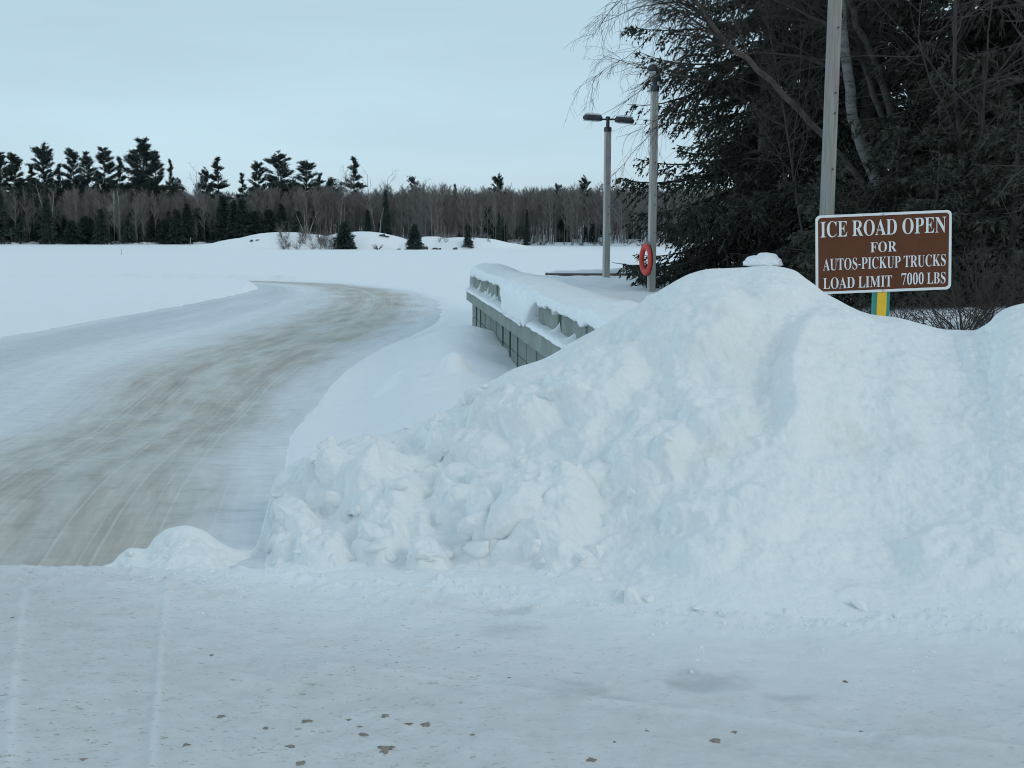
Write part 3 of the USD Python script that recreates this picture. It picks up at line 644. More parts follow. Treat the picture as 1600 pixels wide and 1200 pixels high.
# snow lying over the parapet and the deck
ss = np.concatenate([np.linspace(-0.14, 17, 245), np.linspace(17.1, 25, 80)])
def sm1(x, a, b): return smooth((x - a) / (b - a))
nz1 = lambda k, f, sd: meshkit.fbm(np.stack([ss * f, 0 * ss + k, 0 * ss], -1), 3, sd)
drape = sm1(ss, 9.0, 11.2) * (1 - sm1(ss, 14.7, 15.3))
drape = np.clip(drape + 0.5 * (nz1(0, 1.6, 3) - 0.5) * (drape > 0.02), 0, 1)
zl = 2.075 - 0.11 * nz1(3, 1.3, 5) - 0.05 * nz1(5, 5, 9)
for k in range(10):                                     # icicled snow in the gaps between blocks
    zl -= 0.10 * np.exp(-((ss - (2.36 + 2.5 * k)) / 0.14) ** 2) * nz1(8, 3, k)
zl = zl * (1 - drape) + 1.5 * drape
of = 0.09 + 0.08 * nz1(9, 1.0, 13) + 0.16 * drape
zt = 2.33 + 0.06 * (nz1(11, 0.35, 17) - 0.5) * 2 + 0.05 * (1 - sm1(ss, 0, 6)) - 0.08 * sm1(ss, 12, 20)
zt = zt - 0.28 * (1 - sm1(ss, -0.14, 0.9)) 
zd = 1.93 + 0.05 * (nz1(12, 0.3, 19) - 0.5)
ctrl_o = np.stack([0 * ss - 0.05, of - 0.02, of + 0.02, of - 0.02, of * 0.5 - 0.10, -0.32 + 0 * ss, -0.65 + 0 * ss, -1.05 + 0 * ss, -1.55 + 0 * ss, -2.3 + 0 * ss, -3.5 + 0 * ss, -5 + 0 * ss, -7.2 + 0 * ss], 1)
mid = (zl + zt) / 2
ctrl_z = np.stack([zl + 0.02, zl, zl * 0.7 + mid * 0.3, mid + 0.06, zt - 0.05, zt, zt - 0.02, zt - 0.13, zd + 0.10, zd + 0.02, zd, zd, zd], 1)
from scipy.interpolate import PchipInterpolator
tq = np.concatenate([np.linspace(0, 8, 60), np.linspace(8.2, 12, 30)])
so = PchipInterpolator(np.arange(13), ctrl_o, axis=1)(tq)
sz = PchipInterpolator(np.arange(13), ctrl_z, axis=1)(tq)
P = wall_pts(np.broadcast_to(ss[:, None], so.shape), so, sz)
P[..., 2] += (meshkit.fbm(P * 2.2, 5, 23) - 0.5) * 0.13 + (meshkit.fbm(P * 8, 3, 24) - 0.5) * 0.035 + (meshkit.fbm(P * [0.6, 0.6, 0.2], 2, 29) - 0.5) * 0.12 * smooth(-so / 2)
P[..., :2] += WN * ((meshkit.fbm(P * 5, 3, 27) - 0.5) * 0.05)[..., None]
end = np.clip((0.35 - (ss + 0.14)) / 0.35, 0, 1)                     # rounds over at the lake end
P[..., 2] -= (0.55 * (1 - np.sqrt(1 - end ** 2)))[:, None]
P[0, :, 2] -= 0.15
obj('snow_cover', (P.reshape(-1, 3), grid_faces(*so.shape)[:, ::-1]), 'snow_soft', dock, smooth_angle=True)
# snow on the ledge of the cap beam
sl = np.linspace(-0.1, 24, 520)
nl = lambda k, f, sd: meshkit.fbm(np.stack([sl * f, 0 * sl + k, 0 * sl], -1), 3, sd)
gap = sum(np.exp(-(np.abs(sl - (2.37 + 2.5 * k)) / (0.085 + 0.03 * math.sin(k * 3.1))) ** 1.2) * (0.24 + 0.16 * math.sin(k * 7.7 + 1)) for k in range(-1, 10))
gap = gap + sum(np.exp(-(np.abs(sl - c) / 0.16) ** 1.2) * h for c, h in ((4.3, 0.16), (5.8, 0.22), (6.9, 0.28), (18.9, 0.16)))
zb = 1.55 + 0.06 * nl(2, 0.8, 7) + gap * 0.85 + 0.05 * sm1(sl, 14, 19)
low0 = np.where(sl < 14.22, 1.485, 1.535)
edge = 0.25 + 0.05 * nl(1, 1.2, 3)
cover = smooth((nl(4, 0.7, 33) - 0.22) / 0.1)
prof_o = np.stack([edge - 0.03, edge, edge - 0.03, edge - 0.10, 0.05 + 0 * sl, 0.0 + 0 * sl], 1)
prof_z = np.stack([low0 - 0.02, low0 + 0.02 - 0.05 * nl(6, 2.2, 5), low0 + 0.055, low0 + 0.085, 0.45 * (low0 + 0.12) + 0.55 * np.minimum(zb, 1.75), zb], 1)
lo_ = PchipInterpolator(np.arange(6), prof_o, axis=1)(np.linspace(0, 5, 18))
lz_ = PchipInterpolator(np.arange(6), prof_z, axis=1)(np.linspace(0, 5, 18))
P = wall_pts(np.broadcast_to(sl[:, None], lo_.shape), lo_, lz_)
P[..., 2] += (meshkit.fbm(P * 6, 3, 41) - 0.5) * 0.03
obj('ledge_snow', (P.reshape(-1, 3), grid_faces(*lo_.shape)[:, ::-1]), 'snow_soft', dock, smooth_angle=True)
# timber curb along the far edge of the dock
c0, c1 = at(852, 428, 36.6), at(1006, 429, 36.4)
curb = thing('timber_curb', 'dark timber curb half buried in snow at the far edge of the dock', 'curb')
L = np.linalg.norm(c1[:2] - c0[:2]); ang = math.atan2(c1[1] - c0[1], c1[0] - c0[0])
def placed(m, loc, a):
    m = m.copy(); m.apply_transform(trimesh.transformations.rotation_matrix(a, [0, 0, 1])); m.apply_translation(loc); return m
obj('timber', placed(soft_box(0, L, -0.12, 0.12, -0.12, 0.075, 0.015), [c0[0], c0[1], 1.97], ang), 'old_timber', curb)
u = np.linspace(0, 1, 90)[:, None]; w = np.linspace(-1, 1, 16)[None]
n_ = meshkit.fbm(np.stack([u * L * 1.2 + 0 * w, w * 0.4 + 0 * u, 0 * u * w], -1), 3, 4)
hz = 0.045 + (0.05 + 0.14 * n_) * np.sqrt(np.clip(1 - w ** 2, 0, 1)) * smooth(u * 8) * smooth((1 - u) * 8)
pp = np.stack([u * L + 0 * w, w * 0.30 + 0.16 + 0 * u, hz], -1).reshape(-1, 3)
R = np.array([[math.cos(ang), -math.sin(ang), 0], [math.sin(ang), math.cos(ang), 0], [0, 0, 1]])
obj('snow_cap', (pp @ R.T + [c0[0], c0[1], 1.99], grid_faces(90, 16)[:, ::-1]), 'snow_soft', curb, smooth_angle=True)

# ------------------------------------------------------------------ lamp posts
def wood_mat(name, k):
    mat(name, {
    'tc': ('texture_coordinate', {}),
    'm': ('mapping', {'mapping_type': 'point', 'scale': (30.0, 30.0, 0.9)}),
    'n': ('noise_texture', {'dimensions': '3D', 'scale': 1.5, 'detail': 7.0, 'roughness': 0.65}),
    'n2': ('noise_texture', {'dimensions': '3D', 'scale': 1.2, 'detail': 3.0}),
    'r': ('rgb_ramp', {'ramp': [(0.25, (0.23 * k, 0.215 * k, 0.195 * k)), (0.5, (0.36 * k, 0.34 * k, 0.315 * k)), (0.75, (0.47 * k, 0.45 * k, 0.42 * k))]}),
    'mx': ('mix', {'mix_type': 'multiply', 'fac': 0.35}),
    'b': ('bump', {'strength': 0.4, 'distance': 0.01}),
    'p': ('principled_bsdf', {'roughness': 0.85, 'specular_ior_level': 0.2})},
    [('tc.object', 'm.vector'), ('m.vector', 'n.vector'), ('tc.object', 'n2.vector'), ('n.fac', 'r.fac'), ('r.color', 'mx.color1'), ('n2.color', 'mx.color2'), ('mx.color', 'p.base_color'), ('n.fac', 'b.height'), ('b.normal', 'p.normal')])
wood_mat('shaded_wood', 0.85)  # post by the trees: same timber, their shade painted in as a darker tone
wood_mat('lit_wood', 1.45)  # posts in the open: same timber, brighter daylight painted into its colour
plain('lamp_metal', (0.045, 0.05, 0.055), 0.45, 0.15, 20, spec=0.5)
plain('lamp_lens', (0.55, 0.56, 0.54), 0.3, 0.08, 20, spec=0.5)
def lamp_post(name_label, base, top_z, width, head_rot, pole_rot, snow_seed, bury=0.5, wood='lit_wood'):
    t = thing('lamp_post', name_label, 'lamp post', base, 0)
    h = top_z - base[2]
    m = soft_box(-width / 2, width / 2, -width / 2, width / 2, -bury, h, 0.012)
    v = np.array(m.vertices); v[:, :2] *= (1.0 - 0.10 * np.clip(v[:, 2:3], 0, None) / max(h, 1)); m.vertices = v
    rot = trimesh.transformations.rotation_matrix(math.radians(pole_rot), [0, 0, 1])
    m.apply_transform(rot)
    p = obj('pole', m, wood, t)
    for zz in (0.28, 0.42, 0.47, 0.63, 0.8):
        c = trimesh.creation.cylinder(0.014, width + 0.03, sections=8)
        c.apply_transform(trimesh.transformations.rotation_matrix(math.pi / 2, [1, 0, 0])); c.apply_translation([width * 0.1, 0, h * zz]); c.apply_transform(rot)
        obj('bolt', c, 'lamp_metal', p)
    hr = trimesh.transformations.rotation_matrix(math.radians(head_rot), [0, 0, 1])
    col = trimesh.creation.revolve([(0, -0.10), (width * 0.60, -0.10), (width * 0.62, -0.08), (width * 0.62, 0.03), (width * 0.5, 0.05), (0.06, 0.06), (0.055, 0.26), (0.075, 0.265), (0.075, 0.36), (0.05, 0.38), (0, 0.38)], sections=20)
    col.apply_translation([0, 0, h]); obj('collar', col, 'lamp_metal', t)
    for sgn in (-1, 1):
        tilt = trimesh.transformations.rotation_matrix(math.radians(4.0 * 1), [0, 1, 0])
        arm = trimesh.creation.cylinder(0.028, 0.22, sections=10)
        arm.apply_transform(trimesh.transformations.rotation_matrix(math.pi / 2, [0, 1, 0])); arm.apply_translation([sgn * 0.13, 0, 0.29])
        # rounded bar-shaped head, flat below
        ln = 0.62; pr = []
        xs = np.linspace(0, ln, 14)
        rad = 0.115 * np.clip(np.minimum((xs + 0.015) / 0.06, (ln - xs + 0.01) / 0.10), 0.15, 1) ** 0.5
        a = np.linspace(0, 2 * np.pi, 20, endpoint=False)
        vv = np.stack([np.broadcast_to(xs[:, None], (14, 20)), rad[:, None] * np.cos(a), np.maximum(rad[:, None] * np.sin(a), -0.075)], -1)
        i, j = np.meshgrid(np.arange(13), np.arange(20), indexing='ij'); k = (j + 1) % 20
        q = np.stack([i * 20 + j, (i + 1) * 20 + j, (i + 1) * 20 + k, i * 20 + k], -1).reshape(-1, 4)
        f = np.vstack([q[:, [0, 1, 2]], q[:, [0, 2, 3]], [[0, s, s + 1] for s in range(1, 19)], [[260, 260 + s + 1, 260 + s] for s in range(1, 19)]])
        hd_ = trimesh.Trimesh(vv.reshape(-1, 3), f, process=False); trimesh.repair.fix_normals(hd_)
        lens = soft_box(0.10 if sgn < 0 else 0.10, ln - 0.02, -0.085, 0.085, -0.098, -0.072, 0.008)
        sc_ = trimesh.creation.icosphere(3, 1.0); v = np.array(sc_.vertices) * [ln * 0.46, 0.10, 0.055]; v *= (1 + 0.3 * (meshkit.fbm(v * 9 + snow_seed, 3, 5) - 0.5))[:, None]; v[:, 2] = np.maximum(v[:, 2], -0.02)
        sc_ = trimesh.Trimesh(v + [ln / 2, 0, 0.115], sc_.faces, process=False)
        made = []
        for mm in (hd_, lens, sc_):
            if sgn < 0: mm.apply_transform(trimesh.transformations.rotation_matrix(math.pi, [0, 0, 1]))
            mm.apply_translation([sgn * 0.20, 0, 0.29]); mm.apply_transform(tilt if True else np.eye(4)); made.append(mm)
        for mm in [arm] + made:
            mm.apply_transform(hr); mm.apply_translation([0, 0, h])
        obj('arm', arm, 'lamp_metal', t)
        hp = obj('lamp_head', made[0], 'lamp_metal', t, smooth_angle=40)
        obj('lens', made[1], 'lamp_lens', hp)
        obj('snow_cap', made[2], 'snow_soft', hp, smooth_angle=True)
    return t
b1, t1 = at(947, 430, 35.5), at(950.5, 200, 35.5)
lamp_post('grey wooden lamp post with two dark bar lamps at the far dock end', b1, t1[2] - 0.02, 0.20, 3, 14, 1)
b2, t2 = at(1017.5, 450, 27.0), at(1021, 137, 27.0)
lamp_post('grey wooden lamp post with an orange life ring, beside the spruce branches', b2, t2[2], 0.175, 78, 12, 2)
b3 = at(1288, 436, 17.0)
lamp_post('tall grey wooden pole rising behind the brown sign out of the picture', b3, 8.6, 0.172, 50, 16, 3, wood='shaded_wood')

# life ring on the second post
plain('life_ring_orange', (0.56, 0.052, 0.035), 0.5, 0.10, 8, spec=0.4)
plain('rope', (0.02, 0.02, 0.02), 0.9, 0.2, 50)
rc = at(1009.5, 405.5, 26.62)
ring = thing('life_ring', 'orange red life ring hanging on the side of the second lamp post', 'life ring', rc, 0)
def ring_tf(p):
    p = np.asarray(p, float)                            # local: ring in the xz plane, normal y
    a = math.radians(-77); c, s = math.cos(a), math.sin(a)
    p = p @ np.array([[c, -s, 0], [s, c, 0], [0, 0, 1]]).T
    return p
th = np.linspace(0, 2 * np.pi, 49); ph = np.linspace(0, 2 * np.pi, 17)
tt_, pp_ = np.meshgrid(th, ph, indexing='ij')
rr = 0.315 + 0.082 * np.cos(pp_)
obj('ring', (ring_tf(np.stack([rr * np.cos(tt_), 0.062 * np.sin(pp_), rr * np.sin(tt_)], -1).reshape(-1, 3)), grid_faces(49, 17)), 'life_ring_orange', ring, smooth_angle=True)
ropes = []
for k in range(4):
    a = np.linspace(k * np.pi / 2 + 0.25, (k + 1) * np.pi / 2 - 0.25 + 0.5, 14)
    r_ = 0.40 + 0.05 * np.sin(np.linspace(0, np.pi, 14))
    ropes.append(tube(ring_tf(np.stack([r_ * np.cos(a), 0 * a, r_ * np.sin(a)], -1)), 0.009, 5))
obj('grab_rope', join(ropes), 'rope', ring, smooth_angle=60)
lp = np.array([(0.0, 0, -0.39), (0.05, -0.02, -0.45), (0.03, -0.03, -0.53), (-0.03, -0.02, -0.54), (-0.05, 0.0, -0.46), (-0.01, 0.02, -0.39)])
obj('rope_loop', tube(ring_tf(lp), 0.009, 5), 'rope', ring, smooth_angle=60)
obj('bracket', tube([ring_tf(np.array([[0.05, -0.03, 0.25]]))[0], ring_tf(np.array([[0.05, 0.0, 0.22]]))[0], np.array(b2) - rc + [0, -0.05, 0.22 - (b2[2] - rc[2])]], 0.016, 6), 'lamp_metal', ring)

# ------------------------------------------------------------------ the sign
plain('sign_brown', (0.122, 0.046, 0.025), 0.7, 0.12, 5, spec=0.12, bump=0.03)
plain('sign_white', (0.72, 0.73, 0.73), 0.5, 0.05, 8, bump=0.03)
plain('post_green', (0.03, 0.24, 0.20), 0.6, 0.12, 10)
plain('post_yellow', (0.78, 0.47, 0.03), 0.6, 0.10, 10)
plain('sign_metal', (0.45, 0.46, 0.47), 0.45, 0.08, 10, metallic=0.6)
GLYPHS = json.loads(r'''{"-":[129,[[[17,92,17,123,113,122,112,92]]]],"0":[224,[[[15,118,14,169,19,206,30,241,49,268,62,278,81,286,116,290,151,283,165,275,178,263,195,236,205,202,210,161,210,126,206,90,198,58,188,37,171,16,149,2,122,-4,88,-2,65,6,42,26,28,50,19,81],[76,107,81,61,90,35,96,27,108,22,116,22,126,26,137,40,144,68,148,115,148,171,145,211,140,238,132,255,119,263,111,264,98,260,89,249,83,234,76,179]]]],"7":[224,[[[18,203,19,281,21,286,210,285,209,261,100,0,67,1,171,241,58,241,46,230,41,202]]]],"A":[260,[[[-4,0,-5,11,11,15,19,23,28,41,122,277,133,277,231,46,246,18,253,13,264,10,264,1,137,0,137,11,159,14,166,18,169,25,164,45,151,78,63,79,47,43,44,28,46,21,52,15,64,11,76,11,76,0],[69,98,70,96,143,97,106,187]]]],"B":[264,[[[9,270,162,270,195,263,212,255,222,247,232,232,236,216,236,202,231,183,225,174,209,160,177,147,205,138,225,127,237,116,246,100,249,87,247,57,238,37,226,24,201,9,166,1,10,0,10,10,24,12,34,16,41,25,44,36,44,234,39,251,28,259,10,261],[108,136,110,26,116,17,134,14,158,20,169,29,174,39,179,62,177,101,169,120,162,127,150,133,122,138],[108,151,123,150,143,154,159,164,166,177,170,202,168,227,160,247,146,256,120,258,114,256,110,249,108,236]]]],"C":[279,[[[17,118,16,153,26,195,35,213,48,231,75,255,100,268,140,277,165,277,183,274,228,259,243,263,250,277,260,276,259,184,249,185,231,221,205,249,177,262,150,264,128,257,109,241,96,215,88,180,86,112,88,94,98,58,111,36,126,24,145,16,157,14,181,15,199,20,217,28,234,40,256,62,266,54,265,50,247,29,225,12,192,-2,169,-6,123,-4,101,2,82,11,59,28,38,53,23,84]]]],"D":[295,[[[9,270,161,270,192,264,211,257,240,238,254,223,269,196,277,165,279,145,278,112,272,81,264,61,247,37,232,24,212,13,171,2,152,0,12,0,13,11,32,14,40,20,44,35,44,233,39,251,30,258,10,261],[108,39,110,26,119,16,130,14,146,15,165,21,179,30,191,46,199,63,206,91,209,150,206,181,200,206,189,229,174,246,161,253,148,257,126,258,118,256,111,249,109,242]]]],"E":[263,[[[9,0,9,10,27,12,39,19,43,28,45,40,44,237,37,254,24,260,11,261,10,271,238,271,236,190,228,191,222,217,214,232,205,241,192,248,157,256,123,256,116,254,111,249,109,242,110,146,133,148,152,157,165,178,171,205,181,205,181,71,171,71,165,103,155,120,135,130,110,132,109,32,113,22,124,17,158,17,190,24,211,35,222,45,236,66,245,85,255,85,240,0]]]],"F":[241,[[[8,270,234,270,233,190,226,190,224,192,220,212,210,233,200,243,186,250,160,256,127,257,114,254,109,247,110,147,135,150,149,157,161,174,169,205,180,205,180,70,169,71,163,102,151,122,129,132,108,132,108,45,111,27,124,14,152,10,152,0,9,1,10,11,28,14,38,20,44,37,44,235,42,243,35,254,23,259,9,261]]]],"I":[155,[[[8,9,27,14,37,19,42,27,45,40,44,243,37,255,24,260,8,261,8,270,145,271,145,261,119,256,112,249,109,239,109,36,112,25,116,19,126,14,146,11,146,1,9,0]]]],"K":[304,[[[10,9,35,16,42,26,45,41,44,238,40,249,34,256,23,260,10,261,10,271,144,271,144,261,119,256,110,243,110,142,199,230,207,244,207,252,202,257,187,261,173,261,174,271,289,271,288,261,276,261,262,257,232,240,162,169,274,29,288,16,309,10,309,0,168,0,168,10,187,11,196,14,199,20,197,27,119,126,109,118,110,31,115,19,121,15,143,11,144,0,11,0]]]],"L":[254,[[[10,0,9,10,24,12,36,17,42,27,44,36,44,237,40,249,34,256,23,260,10,261,10,270,148,271,149,261,129,260,119,256,113,250,109,239,108,45,111,26,120,18,135,16,166,18,189,24,206,33,219,45,233,67,243,91,253,92,253,81,240,2,238,0]]]],"M":[378,[[[9,0,8,10,29,14,40,22,45,41,44,242,36,255,23,260,9,261,9,271,111,270,189,88,267,271,368,271,368,262,344,255,338,248,334,236,334,35,339,19,348,13,367,10,367,0,236,1,237,11,261,16,266,22,270,33,270,232,171,0,161,0,158,5,67,222,63,225,64,31,69,19,75,15,101,10,101,1]]]],"N":[294,[[[12,0,11,10,27,12,37,16,43,26,45,35,45,231,22,258,11,261,11,271,94,271,232,103,232,240,229,249,222,256,197,261,197,270,286,271,285,261,272,260,261,256,256,250,252,239,251,-6,238,-5,65,205,64,34,68,22,73,16,88,11,98,11,99,1]]]],"O":[313,[[[17,131,18,160,26,191,37,213,54,235,75,253,98,266,123,274,155,278,188,275,212,268,235,256,254,241,272,220,284,199,293,172,297,144,296,116,292,95,280,65,266,44,247,25,230,13,198,-1,171,-6,140,-6,117,-2,84,12,61,29,43,49,29,73,19,105],[87,165,88,98,95,64,108,36,121,20,142,9,163,7,184,13,199,24,214,50,221,74,226,116,226,154,222,189,216,212,206,233,192,251,171,262,148,264,125,256,110,243,100,225,92,200]]]],"P":[249,[[[10,0,9,10,24,12,36,17,42,27,44,36,44,236,39,251,28,258,11,261,10,271,165,270,199,263,222,249,239,225,244,199,240,172,229,153,211,137,187,127,164,123,108,121,108,45,110,30,119,16,144,10,144,0],[108,138,131,137,148,141,164,152,171,168,174,185,174,208,171,226,163,244,145,255,134,257,119,256,109,246]]]],"R":[282,[[[10,0,9,10,24,12,36,17,42,27,44,36,44,236,39,251,28,258,11,261,10,271,163,270,207,260,230,246,240,234,247,216,248,189,245,176,238,163,229,153,206,139,190,134,189,131,260,25,271,14,286,10,286,0,201,0,121,125,109,126,108,45,110,30,119,16,144,10,144,0],[109,235,108,141,137,140,158,147,174,164,180,184,180,216,173,237,163,249,155,253,128,257,118,255,112,251]]]],"S":[232,[[[27,-6,27,94,38,93,47,61,61,35,74,22,91,13,107,9,126,9,138,12,150,18,157,25,163,36,166,47,164,66,158,78,150,86,75,125,55,140,39,159,30,186,30,210,33,225,40,241,49,253,63,265,91,276,125,277,174,265,182,265,188,269,192,278,201,278,201,190,192,191,180,221,168,239,148,256,131,263,110,265,89,259,77,247,72,236,71,223,77,206,88,194,103,185,172,152,185,143,200,128,209,112,214,89,213,63,204,37,197,27,181,12,165,3,146,-3,104,-6,80,-2,54,7,46,7,39,2,36,-6]]]],"T":[252,[[[6,270,244,270,243,189,234,190,227,220,220,233,208,245,195,252,182,256,157,257,157,37,160,25,166,16,176,12,194,10,194,0,55,1,56,10,72,12,84,17,92,34,93,257,80,258,64,255,41,243,31,232,23,216,17,190,8,189,6,191]]]],"U":[293,[[[9,270,143,270,143,261,117,256,111,249,108,239,108,67,113,45,120,31,129,22,150,14,171,13,194,18,209,26,218,35,227,52,233,77,233,237,226,253,212,259,197,261,196,270,282,271,282,261,260,254,253,241,252,102,249,70,237,33,218,11,198,0,174,-6,127,-7,100,-2,87,3,74,11,62,23,51,43,44,75,43,238,40,247,34,255,21,260,9,261]]]]}''')
SC = 575.0
sc = at(1380.0, 394.5, 12.0)
sign = thing('road_sign', 'brown ICE ROAD OPEN sign with white border on a green and yellow post', 'road sign', (sc[0], sc[1], 0), 0)
ROLL, YAW = math.radians(-2.45), math.radians(-3.0)
SW, SH = 1.462, 0.862
def sign_tf(v):                                          # local x right, y up, z towards the camera
    v = np.asarray(v, float)
    c, s = math.cos(-ROLL), math.sin(-ROLL)
    x, yv, zv = v[:, 0] * c - v[:, 1] * s, v[:, 0] * s + v[:, 1] * c, v[:, 2]
    cy_, sy_ = math.cos(YAW), math.sin(YAW)
    return np.stack([x * cy_ + zv * sy_, -zv * cy_ + x * sy_, yv + sc[2]], 1)
def sign_part(name, m, material, parent=sign):
    return obj(name, trimesh.Trimesh(sign_tf(m.vertices), m.faces, process=False), material, parent)
def rrect(w, h, r): return shapely.box(-w / 2 + r, -h / 2 + r, w / 2 - r, h / 2 - r).buffer(r, quad_segs=8)
pan = trimesh.creation.extrude_polygon(rrect(SW, SH, 0.055), 0.004, engine='earcut'); pan.apply_translation([0, 0, -0.004])
panel = sign_part('panel', pan, 'sign_metal')
fc = trimesh.creation.extrude_polygon(rrect(SW - 0.006, SH - 0.006, 0.052), 0.0015, engine='earcut')
sign_part('face', fc, 'sign_brown', panel)
bd = trimesh.creation.extrude_polygon(rrect(SW, SH, 0.055).difference(rrect(SW - 0.056, SH - 0.056, 0.038)), 0.003, engine='earcut'); bd.apply_translation([0, 0, 0.0002])
sign_part('border', bd, 'sign_white', panel)
def text_polys(text, gap=0):
    out, x = [], 0
    for ch in text:
        if ch == ' ':
            x += 105; continue
        adv, polys = GLYPHS[ch]
        for rings in polys:
            rs = [[(x + r[i], r[i + 1]) for i in range(0, len(r), 2)] for r in rings]
            out.append(Polygon(rs[0], rs[1:]))
        x += adv + gap
    return out
def line(text, x0, x1, base, cap):
    ps = text_polys(text)
    a, b = min(p.bounds[0] for p in ps), max(p.bounds[2] for p in ps)
    kx, ky = (x1 - x0) / SC / (b - a), cap / SC / 271.0
    ms = []
    for p in ps:
        q = shapely.transform(p, lambda c: np.stack([(c[:, 0] - a) * kx + (x0 - 720) / SC, c[:, 1] * ky + (377 - base) / SC], 1)).buffer(-0.0009)
        for g in getattr(q, 'geoms', [q]):
            m = trimesh.creation.extrude_polygon(g, 0.003, engine='earcut'); m.apply_translation([0, 0, 0.0017]); ms.append(m)
    m = trimesh.util.concatenate(ms)
    tag(sign_part('lettering', m, 'sign_white', panel), 'white raised words %s' % ' '.join(text.split()))
line('ICE ROAD OPEN', 330, 1106, 267, 97)
line('FOR', 640, 802, 373, 63)
line('AUTOS-PICKUP TRUCKS', 345, 1106, 475, 72)
line('LOAD LIMIT', 346, 775, 592, 70)
line('7000 LBS', 833, 1106, 585, 70)
for yb in (SH / 2 - 0.017, -SH / 2 + 0.017):
    c = trimesh.creation.cylinder(0.011, 0.012, sections=10); c.apply_translation([0, yb, 0.007]); sign_part('bolt', c, 'sign_metal', panel)
pz0, pz1 = 1.3, sc[2] + SH / 2 - 0.06
def post_tf(m):
    v = np.array(m.vertices); c, s = math.cos(YAW), math.sin(YAW)
    return trimesh.Trimesh(np.stack([v[:, 0] * c - v[:, 1] * s, v[:, 0] * s + v[:, 1] * c, v[:, 2]], 1) + [0.012, 0, 0], m.faces, process=False)
post = obj('post', post_tf(soft_box(-0.088, 0.088, 0.012, 0.10, pz0, pz1, 0.006)), 'post_green', sign)
obj('yellow_stripe', post_tf(soft_box(-0.052, 0.052, 0.006, 0.016, pz0, pz1 - 0.01, 0.002)), 'post_yellow', post)

# snow-capped boulder behind the crest of the heap
plain('rock', (0.065, 0.066, 0.066), 0.9, 0.4, 6, bump=0.6)
bc = at(1197, 417, 17.5)
v, f = lump(77, 18)
boulder = thing('boulder', 'dark boulder capped with snow just behind the crest of the heap', 'boulder', bc)
g0 = gz1(bc[0], bc[1]) - bc[2]; hh = (0.17 - g0) / 2 + 0.12
v2 = v * [0.40, 0.42, hh]; v2[:, :2] *= np.clip(1.3 - 0.2 * (v2[:, 2:3] / hh + 1) * 0.5, 0.9, 1.3); obj('rock', (v2 + [0.07, 0.05, 0.16 - hh], f), 'rock', boulder, smooth_angle=35)
bs = trimesh.creation.icosphere(4, 1.0); vb = np.array(bs.vertices) * [0.32, 0.32, 0.15]; vb *= (1 + 0.7 * (meshkit.fbm(vb * 7 + 3, 3, 3) - 0.5))[:, None]; vb[:, 2] = np.where(vb[:, 2] < 0, vb[:, 2] * 0.25, vb[:, 2])
obj('snow_cap', (vb + [-0.05, 0.03, 0.045], np.asarray(bs.faces)), 'snow_soft', boulder, smooth_angle=True)
# ------------------------------------------------------------------ trees and shrubs
plain('spruce_needles', (0.055, 0.058, 0.046), 0.75, 0.45, 2.5, spec=0.15, bump=0.0)
plain('far_needles', (0.045, 0.060, 0.057), 0.85, 0.35, 0.4, spec=0.1, bump=0.0)
plain('spruce_bark', (0.075, 0.065, 0.058), 0.9, 0.3, 6, bump=0.5)
plain('grey_bark', (0.095, 0.092, 0.083), 0.9, 0.35, 5, spec=0.15, bump=0.3)
plain('limb_bark', (0.10, 0.082, 0.074), 0.9, 0.5, 6, spec=0.15, bump=0.3)
plain('twig_bark', (0.065, 0.056, 0.052), 0.9, 0.3, 5, spec=0.15, bump=0.2)
plain('dark_twigs', (0.055, 0.046, 0.042), 0.9, 0.3, 5, spec=0.1, bump=0.0)
plain('wood_bark', (0.175, 0.160, 0.153), 0.95, 0.35, 0.5, spec=0.1, bump=0.0)
plain('pale_bark', (0.34, 0.33, 0.32), 0.9, 0.2, 0.8, spec=0.1, bump=0.0)
mat('birch_bark', {
    'tc': ('texture_coordinate', {}),
    'm': ('mapping', {'mapping_type': 'point', 'scale': (1.0, 1.0, 5.0)}),
    'n': ('noise_texture', {'dimensions': '3D', 'scale': 3.0, 'detail': 5.0, 'roughness': 0.7}),
    'r': ('rgb_ramp', {'ramp': [(0.36, (0.05, 0.045, 0.04)), (0.46, (0.15, 0.145, 0.14)), (0.75, (0.25, 0.245, 0.24))]}),
    'p': ('principled_bsdf', {'roughness': 0.8, 'specular_ior_level': 0.2})},
    [('tc.object', 'm.vector'), ('m.vector', 'n.vector'), ('n.fac', 'r.fac'), ('r.color', 'p.base_color')])

def tubes(P, R, sides=4):
    """Many tapering tubes at once. P: (N, n, 3) axes, R: (N, n) radii."""
    P, R = np.asarray(P, float), np.asarray(R, float)
    N, n = P.shape[:2]
    t = np.gradient(P, axis=1); t /= np.maximum(np.linalg.norm(t, axis=-1, keepdims=True), 1e-9)
    ref = np.where(np.abs(t[..., 2:3]) > 0.9, np.array([1.0, 0, 0]), np.array([0, 0, 1.0]))
    a = np.cross(t, ref); a /= np.maximum(np.linalg.norm(a, axis=-1, keepdims=True), 1e-9)
    b = np.cross(t, a)
    g = np.arange(sides) * 2 * np.pi / sides
    v = P[:, :, None] + R[:, :, None, None] * (np.cos(g)[:, None] * a[:, :, None] + np.sin(g)[:, None] * b[:, :, None])
    i, j = np.meshgrid(np.arange(n - 1), np.arange(sides), indexing='ij'); k = (j + 1) % sides
    q = np.stack([i * sides + j, (i + 1) * sides + j, (i + 1) * sides + k, i * sides + k], -1).reshape(-1, 4)
    f = np.vstack([q[:, [0, 2, 1]], q[:, [0, 3, 2]]])
    f = (f[None] + (np.arange(N) * n * sides)[:, None, None]).reshape(-1, 3)
    return v.reshape(-1, 3), f

